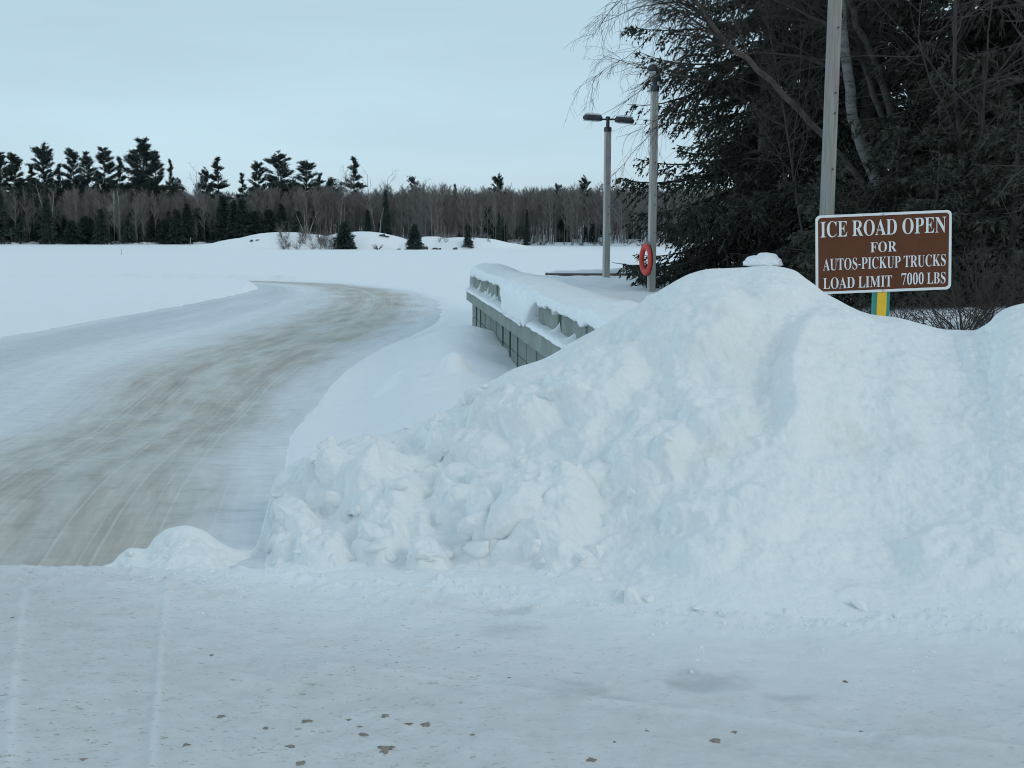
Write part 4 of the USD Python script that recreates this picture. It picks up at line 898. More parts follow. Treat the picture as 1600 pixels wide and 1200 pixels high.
def blades(O, D, W, L, r):
    """Thin leaf-shaped triangles: origin, unit direction, half width, length."""
    side = np.cross(D, r.normal(size=D.shape)); side /= np.maximum(np.linalg.norm(side, axis=1, keepdims=True), 1e-9)
    W, L = np.broadcast_to(W, len(O))[:, None], np.broadcast_to(L, len(O))[:, None]
    v = np.stack([O - side * W, O + side * W, O + D * L], 1).reshape(-1, 3)
    return v, np.arange(len(v)).reshape(-1, 3)

def unit(v): return v / np.maximum(np.linalg.norm(v, axis=-1, keepdims=True), 1e-9)

def spruce(seed, H, R, low=0.5, droop=0.30, whorl=0.33, per=6, tuft=0.125, dens=1.0, sway=0.0):
    """Trunk, limbs and needled sprays of a spruce, base at the origin."""
    r = np.random.default_rng(seed)
    zz = np.linspace(-0.4, H, 14)
    axis = np.stack([sway * np.sin(zz * 0.5) * 0.2, sway * np.cos(zz * 0.4) * 0.2, zz], 1)
    trunk = tube(axis, np.linspace(0.018 * H + 0.03, 0.012, 14), 9)
    hs = np.arange(low, H * 0.985, whorl)
    hs = np.repeat(hs, per) + r.normal(0, 0.10, len(hs) * per)
    hs = np.clip(hs, low, H * 0.99)
    n = len(hs)
    frac = hs / H
    L = R * np.clip((1 - frac), 0.02, 1) ** 0.75 * r.uniform(0.55, 1.08, n) * np.where(frac < 0.1, 0.85, 1)
    az = r.uniform(0, 2 * np.pi, n) + np.repeat(np.arange(n // per) * 1.1, per)[:n] + np.tile(np.arange(per) * 2 * np.pi / per, n // per)[:n]
    K = 9
    s = np.linspace(0, 1, K)
    up0 = np.where(frac > 0.75, 0.5, 0.12) + r.normal(0, 0.08, n)
    dr = droop * (1.25 - frac) * r.uniform(0.7, 1.3, n)
    rise = L[:, None] * (up0[:, None] * s - (dr * 2.4)[:, None] * s ** 1.6 + (dr * 1.45)[:, None] * s ** 3.0)
    out = L[:, None] * s
    bend = r.normal(0, 0.14, n)[:, None] * s ** 2 * L[:, None]
    P = np.stack([out * np.cos(az)[:, None] - bend * np.sin(az)[:, None], out * np.sin(az)[:, None] + bend * np.cos(az)[:, None], hs[:, None] + rise], -1)
    limbs = tubes(P, np.linspace(1, 0.15, K)[None] * (0.010 * L + 0.006)[:, None], 4)
    O, D, Ls = [], [], []
    tw_P = []
    for k in range(n):
        m = max(4, int(L[k] / 0.070 * dens))
        u = np.sort(r.uniform(0.14, 1.0, m))
        p = np.stack([np.interp(u, s, P[k, :, c]) for c in range(3)], 1)
        t = unit(np.gradient(p, axis=0) + 1e-6)
        sd = np.cross(t, [0, 0, 1.0]) * np.where(np.arange(m) % 2, 1, -1)[:, None]
        ln = (0.34 * L[k] * (1 - u) ** 0.7 + 0.16) * r.uniform(0.6, 1.15, m) * smooth(u / 0.3 + 0.3)
        d = unit(t * r.uniform(0.5, 1.0, m)[:, None] + sd * r.uniform(0.5, 1.1, m)[:, None] + r.normal(0, 0.2, (m, 3)) + [0, 0, -0.35])
        O.append(p); D.append(d); Ls.append(ln)
    O, D, Ls = np.vstack(O), np.vstack(D), np.concatenate(Ls)
    w = np.array([0, 0.5, 1.0])
    TP = O[:, None] + D[:, None] * (w * 1.0)[None, :, None] * Ls[:, None, None] + np.array([0, 0, -1.0]) * (w ** 2 * 0.35)[None, :, None] * Ls[:, None, None]
    cnt = np.maximum(3, (Ls / 0.036).astype(int))
    idx = np.repeat(np.arange(len(Ls)), cnt)
    uu = r.uniform(0, 1, len(idx))
    o = O[idx] + D[idx] * (uu * Ls[idx])[:, None] + np.array([0, 0, -1.0]) * (uu ** 2 * 0.35 * Ls[idx])[:, None]
    dd = unit(D[idx] - np.array([0, 0, 1.0]) * (0.7 * uu)[:, None] + r.normal(0, 0.55, o.shape))
    fol = blades(o, dd, r.uniform(0.020, 0.034, len(o)), tuft * r.uniform(0.7, 1.3, len(o)), r)
    return trunk, limbs, fol

def tree_thing(name, label, cat, parts, mats, loc, group=None):
    t = thing(name, label, cat, loc, 0, group)
    for (nm, m), mt in zip(parts, mats):
        obj(nm, m, mt, t)
    return t

def plant(name, label, px, depth, parts_mats, group=None, rot=0, cat='tree'):
    x = (px - 800) / FPX * depth
    loc = (x, depth, gz1(x, depth))
    t = thing(name, label, cat, loc, rot, group)
    for nm, m, mt in parts_mats: obj(nm, m, mt, t)
    return t

# near conifers on the right
def conifer_parts(*a, **k):
    tr, li, fo = spruce(*a, **k)
    return [('trunk', tr, 'spruce_bark'), ('limbs', li, 'spruce_bark'), ('foliage', fo, 'spruce_needles')]
g = 'dark conifers behind the sign'
big1 = plant('spruce_tree', 'big dark spruce with sweeping low branches right behind the life ring post', 1192, 29.5, conifer_parts(1, 17.0, 5.2, 0.8, 0.25, 0.36, 6))
big2 = plant('spruce_tree', 'dense dark conifer standing just behind the grey pole and the sign', 1345, 26.5, conifer_parts(2, 15.0, 3.7, 0.4, 0.26, 0.34, 6))
big3 = plant('spruce_tree', 'dark conifer rising behind the right edge of the sign', 1480, 23.5, conifer_parts(3, 14.0, 3.3, 0.4, 0.22, 0.32, 6))
def again(src, label, px, depth, rot, sc_):
    x = (px - 800) / FPX * depth
    return copy_of(src, 'spruce_tree', label, 'tree', (x, depth, gz1(x, depth)), rot, sc_)
again(big2, 'dark conifer filling the right edge of the picture', 1618, 22.5, 130, 0.95)
again(big1, 'tall shaded spruce deep between the big spruce and the grey pole', 1262, 35.0, 200, 1.05)
again(big3, 'shaded conifer deep behind the right end of the sign', 1545, 31.0, 140, 1.1)
young = plant('spruce_tree', 'young conifer in front of the foot of the birch stems', 1392, 21.0, conifer_parts(4, 3.3, 1.75, 0.15, 0.2, 0.17, 5))
again(young, 'young conifer right of the big spruce trunk, left of the sign', 1292, 20.5, 100, 0.9)
again(young, 'young conifer low behind the sign post', 1455, 19.0, 220, 0.8)
again(young, 'young conifer low at the right edge of the picture', 1575, 18.5, 300, 1.0)
again(young, 'taller young conifer behind the right end of the sign', 1515, 20.5, 40, 1.35)
again(big1, 'spruce beyond the right edge of the picture', 1745, 27.0, 20, 0.95)

# leafless trees
def grow(r, start, d0, length, rad, levels, spec):
    """Recursive leafless branching; returns per level lists of axes and radii."""
    out = [[] for _ in range(levels)]
    def go(p, d, L, rd, lv):
        n = spec[lv]['n']
        pts = [np.array(p, float)]
        d = unit(np.array(d, float))
        for k in range(n - 1):
            d = unit(d + r.normal(0, spec[lv]['wig'], 3) + np.array([0, 0, spec[lv]['grav']]))
            pts.append(pts[-1] + d * L / (n - 1))
        pts = np.array(pts)
        rr_ = rd * np.linspace(1, spec[lv]['tip'], n)
        out[lv].append((pts, rr_))
        if lv + 1 < levels:
            m = max(1, int(spec[lv]['kids'] * r.uniform(0.75, 1.25)))
            for u in r.uniform(spec[lv]['from'], 1.0, m):
                q = np.array([np.interp(u, np.linspace(0, 1, n), pts[:, c]) for c in range(3)])
                i = min(int(u * (n - 1)), n - 2)
                t = unit(pts[i + 1] - pts[i])
                side = unit(np.cross(t, r.normal(size=3)))
                dd = unit(t * spec[lv]['fwd'] + side)
                go(q, dd, L * spec[lv]['len'] * r.uniform(0.6, 1.2) * (1.15 - 0.5 * u), max(np.interp(u, np.linspace(0, 1, n), rr_) * 0.6, spec[lv + 1].get('min', 0.003)), lv + 1)
    go(start, d0, length, rad, 0)
    return out
def mesh_of(levels, sides):
    parts = []
    for lv, sd in zip(levels, sides):
        if lv:
            parts.append(tubes(np.array([x[0] for x in lv]), np.array([x[1] for x in lv]), sd))
    return join(parts)

# birch clump: stems fan out to the left from one foot
def birch_stem(r, path, rads, limb_from, limbs, droop, lean_to):
    """One bent stem with side limbs and hanging twigs. path: points in the tree's own frame."""
    pth = np.array(path, float)
    from scipy.interpolate import CubicSpline
    u = np.linspace(0, 1, len(pth)); q = np.linspace(0, 1, 24)
    ax = CubicSpline(u, pth)(q); rr_ = np.interp(q, u, rads)
    ax[2:-1] += r.normal(0, 0.02, ax[2:-1].shape)
    spec = [dict(n=8, wig=0.10, grav=-0.012, tip=0.3, kids=9, **{'from': 0.15}, fwd=1.2, len=0.50),
            dict(n=7, wig=0.12, grav=-0.07, tip=0.4, kids=6, **{'from': 0.15}, fwd=1.0, len=0.55, min=0.006),
            dict(n=6, wig=0.13, grav=-0.15, tip=0.6, kids=0, **{'from': 0}, fwd=1, len=0.5, min=0.0038)]
    lv = [[], [], []]
    for k in range(limbs):
        uu = r.uniform(limb_from, 1.0)
        p = np.array([np.interp(uu, q, ax[:, c]) for c in range(3)])
        t = unit(ax[min(int(uu * 23) + 1, 23)] - ax[min(int(uu * 23), 22)])
        d = unit(t * 0.9 + unit(r.normal(size=3) * [1, 0.8, 0.35] + lean_to) * 1.0)
        got = grow(r, p, d, r.uniform(1.3, 2.6) * (1.2 - 0.5 * uu), max(0.010, np.interp(uu, q, rr_) * 0.45), 3, spec)
        for a, b in zip(lv, got): a += b
    return (ax, rr_), lv
BD = 24.0
bx0 = (1432 - 800) / FPX * BD
bz0 = gz1(bx0, BD)
birch_at = np.array([bx0, BD, bz0])
def bp(px, py, dy=0.0): return at(px, py, BD + dy) - birch_at
r = np.random.default_rng(8)
stems = [
    ([bp(1432, 470), bp(1390, 350, -0.2), bp(1318, 250, -0.4), bp(1253, 178, -0.6), bp(1195, 120, -0.8), bp(1141, 70, -1.0), bp(1092, 8, -1.2), bp(1040, -75, -1.4), bp(985, -190, -1.5)], [0.08, 0.075, 0.068, 0.062, 0.058, 0.052, 0.044, 0.032, 0.015], 0.55, 24, (-1.3, -0.1, 0.1)),
    ([bp(1436, 470, .3), bp(1425, 340, .4), bp(1410, 250, .4), bp(1390, 165, .3), bp(1362, 90, .3), bp(1336, 30, .2), bp(1310, -60, .2), bp(1270, -220, .1)], [0.11, 0.105, 0.095, 0.085, 0.08, 0.07, 0.06, 0.03], 0.45, 12, (-0.5, 0, 0.2)),
    ([bp(1420, 470, -.3), bp(1385, 330, -.3), bp(1350, 235, -.4), bp(1330, 150, -.4), bp(1318, 60, -.4), bp(1308, -60, -.3), bp(1290, -220, -.2)], [0.13, 0.125, 0.115, 0.11, 0.10, 0.08, 0.04], 0.5, 9, (-0.6, 0, 0.2)),
    ([bp(1440, 470, .5), bp(1420, 300, .6), bp(1372, 165, .7), bp(1345, 85, .8), bp(1318, -10, .9), bp(1280, -160, .9)], [0.09, 0.085, 0.075, 0.065, 0.05, 0.03], 0.45, 9, (-0.3, 0.2, 0.2)),
]
birch = thing('birch_clump', 'leafless birch clump with pale stems fanning out left of their foot', 'tree', birch_at)
tw = [[], [], []]
for k, (pa, ra, lf, nl_, lean) in enumerate(stems):
    (ax, rr_), lv = birch_stem(r, pa, ra, lf, nl_, 0.1, np.array(lean))
    tag(obj('trunk', tube(ax, rr_, 10), ('limb_bark', 'grey_bark', 'birch_bark', 'grey_bark')[k], birch, smooth_angle=60), ('long limb leaning far out to the left', 'grey stem on the right', 'whitest stem right of the grey pole', 'thin grey stem')[k])
    for a, b in zip(tw, lv): a += b
obj('branches', mesh_of(tw[:1], [5]), 'twig_bark', birch)
# sprays of hanging twigs at the upper left, against the sky
spec = [dict(n=9, wig=0.09, grav=-0.02, tip=0.25, kids=11, **{'from': 0.12}, fwd=1.3, len=0.42),
        dict(n=8, wig=0.13, grav=-0.11, tip=0.4, kids=5, **{'from': 0.1}, fwd=0.9, len=0.45, min=0.0042),
        dict(n=6, wig=0.16, grav=-0.20, tip=0.6, kids=0, **{'from': 0}, fwd=1, len=0.5, min=0.0027)]
hang = [[], [], []]
for (a, b, rad) in (((1092, 8, -1.2), (945, 20, -1.6), 0.022), ((1075, -25, -1.2), (900, -20, -2.0), 0.020), ((1110, 128, -0.9), (935, 112, -1.5), 0.020), ((1115, 95, -1.0), (975, 118, -0.6), 0.014), ((1040, -75, -1.4), (950, 60, -1.2), 0.016), ((1060, -40, -1.3), (1000, 110, -2.2), 0.014), ((1100, 60, -1.1), (985, 40, -0.4), 0.014), ((1105, 140, -.9), (1000, 215, -1.8), 0.014), ((1050, -60, -1.3), (915, 60, -1.8), 0.016), ((1090, 70, -1.0), (950, 185, -1.2), 0.015), ((1030, -60, -1.3), (1010, 60, -1.0), 0.012), ((1100, 130, -0.9), (960, 230, -1.4), 0.013), ((1090, 160, -0.9), (1030, 240, -1.6), 0.012), ((1080, -20, -1.2), (925, 150, -1.0), 0.014)):
    p, q = bp(*a), bp(*b)
    got = grow(r, p, (q - p) + np.array([0, 0, 0.25]), np.linalg.norm(q - p) * 1.05, rad * 0.72, 3, spec)
    for x_, y_ in zip(hang, got): x_ += y_
obj('hanging_twigs', join([mesh_of(hang, [4, 3, 3]), mesh_of(tw[1:], [4, 3])]), 'dark_twigs', birch)

# bare branches of a leafless tree standing just outside the picture on the right
spec = [dict(n=10, wig=0.05, grav=0.0, tip=0.25, kids=26, **{'from': 0.15}, fwd=0.8, len=0.42),
        dict(n=9, wig=0.13, grav=0.008, tip=0.25, kids=8, **{'from': 0.2}, fwd=1.1, len=0.55, min=0.010),
        dict(n=7, wig=0.15, grav=0.0, tip=0.4, kids=5, **{'from': 0.2}, fwd=1.0, len=0.5, min=0.006),
        dict(n=5, wig=0.15, grav=0.0, tip=0.6, kids=0, **{'from': 0.2}, fwd=1.0, len=0.5, min=0.004)]
def bare_tree(seed, H, rad, lean=(0, 0, 1)):
    lv = grow(np.random.default_rng(seed), (0, 0, -0.3), lean, H, rad, 4, spec)
    return [('trunk', mesh_of(lv[:1], [9]), 'twig_bark'), ('branches', mesh_of(lv[1:], [5, 4, 3]), 'twig_bark')]
plant('bare_tree', 'leafless grey tree at the right edge with crooked branches reaching left', 1690, 17.5, bare_tree(21, 9.0, 0.11, (-0.05, 0.0, 1)))
plant('bare_tree', 'thin leafless tree rising behind the right end of the sign', 1508, 20.5, bare_tree(22, 10.0, 0.055, (0.0, 0.0, 1)))
plant('bare_tree', 'leafless tree tangled between the big spruce and the grey pole', 1268, 24.5, bare_tree(23, 8.5, 0.035, (-0.12, 0.0, 1)))

# brush between the heap and the trees, below the sign
spec = [dict(n=6, wig=0.12, grav=-0.01, tip=0.4, kids=6, **{'from': 0.2}, fwd=1.2, len=0.5),
        dict(n=5, wig=0.16, grav=-0.02, tip=0.5, kids=4, **{'from': 0.2}, fwd=1.0, len=0.55, min=0.004),
        dict(n=4, wig=0.16, grav=0.0, tip=0.6, kids=0, **{'from': 0}, fwd=1.0, len=0.5, min=0.003)]
def shrub(seed, n, H, spread, rad=0.008):
    q = np.random.default_rng(seed); lv = [[], [], []]
    for k in range(n):
        a = q.uniform(0, 2 * np.pi)
        got = grow(q, (0.12 * spread * math.cos(a), 0.12 * spread * math.sin(a), -0.1), (math.cos(a) * spread, math.sin(a) * spread, 1), H * q.uniform(0.5, 1.1), rad, 3, spec)
        for x_, y_ in zip(lv, got): x_ += y_
    return mesh_of(lv, [4, 3, 3])
brush = [(1348, 13.5, 'leafless brush under the left half of the sign', 16, 0.8, 1.0), (1420, 13.2, 'leafless brush right of the yellow sign post', 22, 0.9, 1.2), (1475, 13.6, 'sprawling leafless brush right of the sign at the edge of the snow', 26, 1.1, 1.3), (1530, 12.8, 'leafless brush against the snow slab at the right edge', 26, 1.0, 1.0), (1560, 15.0, 'tall leafless brush in front of the conifers at the right', 24, 1.6, 0.7), (1505, 15.5, 'tangled leafless brush below the end of the sign', 22, 1.4, 0.8)]
for k, (px, d, lab, n, H, sp) in enumerate(brush):
    x = (px - 800) / FPX * d
    tag(obj('brush', (lambda m: (m[0] + [x, d, gz1(x, d)], m[1]))(shrub(60 + k, n, H, sp)), 'dark_twigs'), lab, 'brush')

# ------------------------------------------------------------------ far shore
def far_tree_proto(seed, H=15.0, pale=False):
    q = np.random.default_rng(seed)
    n = 46
    tr = np.array([[0, 0, -0.5], [q.normal(0, .15), q.normal(0, .15), H * 0.5], [q.normal(0, .4), q.normal(0, .4), H]])
    P0, R0 = tr[None], np.array([[0.12, 0.09, 0.03]])
    h = q.uniform(0.30, 0.98, n)
    base = np.stack([np.interp(h, [0, .5, 1], tr[:, c]) for c in range(3)], 1)
    az = q.uniform(0, 2 * np.pi, n)
    L = H * 0.20 * (1.15 - h) * q.uniform(0.7, 1.5, n) + 0.6
    d = np.stack([np.cos(az) * 0.62, np.sin(az) * 0.62, 0.8 + 0 * az], 1)
    P1 = base[:, None] + d[:, None] * np.array([0, .5, 1])[None, :, None] * L[:, None, None]
    P1[:, 2, 2] += 0.15 * L
    R1 = np.broadcast_to([[0.06, 0.045, 0.018]], (n, 3))
    m = 3
    i = np.repeat(np.arange(n), m)
    u = q.uniform(0.3, 1, len(i))
    b2 = P1[i, 0] * (1 - u)[:, None] + P1[i, 2] * u[:, None]
    d2 = unit(d[i] + q.normal(0, 0.55, (len(i), 3)))
    P2 = b2[:, None] + d2[:, None] * np.array([0, 1])[None, :, None] * (L[i] * 0.5)[:, None, None]
    R2 = np.broadcast_to([[0.032, 0.014]], (len(i), 2))
    return join([tubes(P0, R0, 4), tubes(P1, R1, 3), tubes(P2, R2, 3)])
UsdGeom.Scope.Define(stage, '/World/Looks')
wood = UsdGeom.PointInstancer.Define(stage, '/World/bare_wood')
tag(wood.GetPrim(), 'grey brown leafless wood covering the far shore of the lake', 'woodland', None, 'stuff')
targets = []
for k in range(6):
    m = usdkit.mesh(stage, '/World/bare_wood/bare_tree_%03d' % k, far_tree_proto(400 + k), '/World/Looks/' + ('pale_bark' if k == 5 else 'wood_bark'))
    targets.append(m.GetPath())
tr_, fo_ = None, None
def far_fir_mesh(seed, H, W):
    a = np.random.default_rng(seed); n_ = 900
    h = a.uniform(0.03, 0.99, n_); az = a.uniform(0, 2 * np.pi, n_); u_ = a.uniform(0.2, 1, n_) ** 0.6
    L_ = W * (1 - h) ** 0.85 * u_
    o_ = np.stack([np.cos(az) * L_, np.sin(az) * L_, h * H - 0.2 * L_], 1)
    d_ = unit(np.stack([np.cos(az), np.sin(az), -0.3 + 0 * az], 1) + a.normal(0, 0.5, (n_, 3)))
    return blades(o_, d_, 0.14 * W * a.uniform(.6, 1.2, n_), 0.35 * W * a.uniform(.7, 1.3, n_), a)
for k in range(2):
    targets.append(usdkit.mesh(stage, '/World/bare_wood/dark_fir_%03d' % k, far_fir_mesh(450 + k, 15, (3.0, 4.5)[k]), '/World/Looks/far_needles').GetPath())
def far_pine_mesh(seed, H, W):
    a = np.random.default_rng(seed); n_ = 26
    h = a.uniform(0.4, 0.99, n_) * H; az = a.uniform(0, 2 * np.pi, n_)
    L_ = W * np.clip(1.15 - h / H, 0.08, 1) ** 0.6 * a.uniform(0.5, 1.1, n_)
    i_ = np.repeat(np.arange(n_), 46); u_ = a.uniform(0.1, 1, len(i_))
    o_ = np.stack([np.cos(az[i_]) * L_[i_] * u_, np.sin(az[i_]) * L_[i_] * u_, h[i_] + 0.15 * L_[i_] * u_], 1) + a.normal(0, 1, (len(i_), 3)) * [0.55, 0.55, 0.3]
    d_ = unit(np.stack([np.cos(az[i_]), np.sin(az[i_]), 0.4 + 0 * u_], 1) + a.normal(0, 0.55, (len(i_), 3)))
    f_ = blades(o_, d_, a.uniform(0.12, 0.22, len(i_)), a.uniform(0.5, 1.0, len(i_)), a)
    return join([tubes(np.array([[[0, 0, -0.5], [0.1, 0, H * 0.5], [0, 0.1, H]]]), np.array([[0.3, 0.22, 0.05]]), 5), f_])
for k in range(3):
    targets.append(usdkit.mesh(stage, '/World/bare_wood/dark_pine_%03d' % k, far_pine_mesh(470 + k, 20, (4.0, 4.8, 3.4)[k]), '/World/Looks/far_needles').GetPath())
wood.CreatePrototypesRel().SetTargets(targets)
q = np.random.default_rng(77)
N = 8200
wx = q.uniform(-215, 250, N)
back = q.uniform(0, 1, N) ** 1.3 * 120
sh = shore_y(wx) + 2 + back
keep = np.ones(N, bool)
wz = ground_z(wx, sh, False)
small = q.random(N) < 0.45
right = smooth((wx + 50) / 40)
wsc = np.where(small & (back < 60), q.uniform(0.2, 0.6, N), q.uniform(0.80, 1.12, N)) * (1 - 0.10 * right) * (0.9 + 0.3 * meshkit.fbm(np.stack([wx * 0.03, sh * 0.03, 0 * wx], -1), 2, 9))
kind = np.where(q.random(N) < 0.014, 5, q.integers(0, 5, N))
fir_here = (q.random(N) < 0.16 * smooth((-wx - 70) / 40) + 0.02) & (back < 60)
kind = np.where(fir_here, q.integers(6, 8, N), kind)
wsc = np.where(fir_here, q.uniform(0.3, 0.75, N), wsc)
wpx = 800 + FPX * wx / sh
pine_here = (q.random(N) < 0.085 * np.clip(smooth((310 - wpx) / 30) + smooth((wpx - 385) / 15) * smooth((545 - wpx) / 20), 0, 1) + 0.003) & (back > 14) & ~fir_here
kind = np.where(pine_here, q.integers(8, 11, N), kind)
wsc = np.where(pine_here, q.uniform(0.78, 1.12, N), wsc)
wood.CreatePositionsAttr(Vt.Vec3fArray.FromNumpy(np.stack([wx, sh, wz], 1).astype(np.float32)))
wood.CreateProtoIndicesAttr(Vt.IntArray.FromNumpy(kind.astype(np.int32)))
wood.CreateScalesAttr(Vt.Vec3fArray.FromNumpy(np.repeat(wsc[:, None], 3, 1).astype(np.float32)))
ang_ = q.uniform(0, 2 * np.pi, N)
wood.CreateOrientationsAttr(Vt.QuathArray([Gf.Quath(float(math.cos(a / 2)), 0, 0, float(math.sin(a / 2))) for a in ang_]))

def pine(seed, H, W, crown_from=0.25, shape=0.6, dens=1.0):
    """A ragged white pine with plumes of foliage on level limbs."""
    q = np.random.default_rng(seed)
    tr = tube(np.array([[0, 0, -0.5], [0.1, 0, H * 0.5], [0, 0.1, H]]), [0.45, 0.3, 0.06], 6)
    hs = np.arange(H * crown_from, H * 0.99, H * 0.055)
    hs = np.repeat(hs, 5) + q.normal(0, H * 0.02, len(hs) * 5)
    hs = np.concatenate([hs, np.linspace(0.84, 0.985, 12) * H])
    fr_ = np.clip(hs / H, 0, 0.995)
    g_ = (fr_ - crown_from) / (1 - crown_from)
    L = W * np.clip(1 - g_, 0.05, 1) ** shape * q.uniform(0.45, 1.15, len(hs)) * np.where(q.random(len(hs)) < 0.15, 0.5, 1)
    az = q.uniform(0, 2 * np.pi, len(hs))
    s = np.array([0, .5, 1.0])
    up = 0.12 + 0.55 * g_
    P = np.stack([np.cos(az)[:, None] * L[:, None] * s, np.sin(az)[:, None] * L[:, None] * s, hs[:, None] + L[:, None] * (up[:, None] * s + 0.10 * s ** 3)], -1)
    li = tubes(P, np.broadcast_to([[0.09, 0.06, 0.03]], (len(hs), 3)), 3)
    cnt = np.maximum(22, L * 26 * dens).astype(int)
    i = np.repeat(np.arange(len(hs)), cnt)
    u = q.uniform(0.18, 1.0, len(i)) ** 0.8
    o = P[i, 0] * (1 - u)[:, None] + P[i, 2] * u[:, None] + q.normal(0, 1, (len(i), 3)) * np.array([0.5, 0.5, 0.17]) * (0.5 + 0.12 * L[i])[:, None]
    d = unit(np.stack([np.cos(az[i]), np.sin(az[i]), 0.25 + 0 * u], 1) + q.normal(0, 0.38, (len(i), 3)) + [0, 0, 0.30])
    fo = blades(o, d, q.uniform(0.09, 0.16, len(i)), q.uniform(0.75, 1.35, len(i)), q)
    return tr, li, fo
def far_fir(seed, H, W):
    """A dark pointed fir or spruce seen from far off."""
    q = np.random.default_rng(seed)
    tr = tube(np.array([[0, 0, -0.5], [0, 0, H]]), [0.02 * H, 0.02], 5)
    n = 170
    h = q.uniform(0.03, 0.99, n) ** 1.1
    L = W * (1 - h) ** 0.85 * q.uniform(0.6, 1.1, n) + 0.03 * W
    az = q.uniform(0, 2 * np.pi, n)
    i = np.repeat(np.arange(n), 22); u = q.uniform(0.1, 1, len(i))
    o = np.stack([np.cos(az[i]) * L[i] * u, np.sin(az[i]) * L[i] * u, h[i] * H - 0.3 * L[i] * u ** 1.5], 1) + q.normal(0, 0.035 * W, (len(i), 3))
    d = unit(np.stack([np.cos(az[i]), np.sin(az[i]), -0.3 + 0 * u], 1) + q.normal(0, 0.5, (len(i), 3)))
    return tr, blades(o, d, 0.05 * W * q.uniform(.6, 1.2, len(i)), 0.22 * W * q.uniform(.7, 1.3, len(i)), q)
PINES = {}
def put_far(px, top, depth, name, label, cat, maker, key, Href, mats, group=None, wscale=1.0):
    x = (px - 800) / FPX * depth
    z0 = gz1(x, depth)
    H = float(at(px, top, depth)[2]) - z0
    k = H / Href
    if key not in PINES:
        t = thing(name, label, cat, (x, depth, z0), 0, group, (k * wscale, k * wscale, k))
        for nm, m, mt in zip(('trunk', 'limbs', 'foliage') if len(mats) == 3 else ('trunk', 'foliage'), maker(), mats):
            obj(nm, m, mt, t)
        PINES[key] = t
        return t
    return copy_of(PINES[key], name, label, cat, (x, depth, z0), (px * 37) % 360, (k * wscale, k * wscale, k), group)
PM = ('spruce_bark', 'spruce_bark', 'far_needles')
MK = {'a': lambda: pine(501, 30, 7.0, 0.22, 0.55, 1.15), 'b': lambda: pine(502, 30, 6.0, 0.30, 0.42, 1.15), 'c': lambda: pine(503, 30, 8.6, 0.22, 0.62, 1.6), 'd': lambda: pine(504, 30, 6.6, 0.22, 0.85, 1.2), 'e': lambda: pine(505, 30, 6.8, 0.32, 0.36, 1.15)}
pine_list = [(14, 240, 'a', 1.0, 'tall white pine at the left edge of the far treeline'), (37, 243, 'b', .9, 'round-topped pine second from the left edge of the far treeline'), (62, 258, 'd', .8, 'lower pine between the left edge pines and the ragged pine'), (80, 235, 'e', .9, 'ragged pine with a flat pale top on the far shore'),
             (105, 258, 'd', .9, 'small pine right of the ragged flat-topped pine'), (126, 236, 'b', .8, 'slim pine left of the twin pines on the far shore'), (147, 240, 'a', .8, 'short-limbed pine just left of the tallest-but-one pine'), (174, 233, 'a', .9, 'tall layered pine left of the tallest far pine'), (197, 247, 'd', .8, 'pine in the gap left of the tallest far pine'),
             (234, 221, 'c', 1.1, 'tallest and broadest white pine of the far treeline'), (252, 240, 'c', .8, 'pine crowded against the right side of the tallest pine'), (275, 251, 'd', .55, 'small narrow spire right of the tallest far pine'), (348, 248, 'd', 1.0, 'lone layered pine right of the pale dead tree'), (329, 270, 'e', .7, 'low pine crown left of the lone layered pine'), (410, 256, 'b', .8, 'slender pine left of the broad flat-topped pine'),
             (441, 246, 'e', 1.1, 'broad flat-topped pine above the island hump'), (484, 254, 'b', 1.05, 'round-topped pine right of the broad flat-topped pine'), (505, 272, 'd', .9, 'low dark pine right of the round-topped pine'), (557, 247, 'd', .95, 'lone tapering pine standing right of centre of the far pines'), (520, 285, 'c', .8, 'low dark pine crown left of the lone tapering pine'), (385, 272, 'd', .8, 'low dark pine left of the slender pine'),
             (778, 279, 'e', .75, 'small pine top over the wood left of the lamp posts'), (912, 282, 'e', .7, 'small pine top over the wood between the left lamp post and the sky'), (868, 288, 'd', .6, 'tiny pine top just left of the left lamp post'), (712, 289, 'd', .6, 'tiny pine top over the middle of the wood')]
for px, top, key, ws, lab in pine_list:
    x = (px - 800) / FPX * 370
    put_far(px, top, float(shore_y(np.array([x]))[0]) + 26 + (px * 7) % 13, 'pine_tree', lab, 'tree', MK[key], key, 30, PM, None, ws)
FM = ('spruce_bark', 'far_needles')
fir = {'f': lambda: far_fir(601, 15, 3.6), 'g': lambda: far_fir(602, 15, 5.4)}
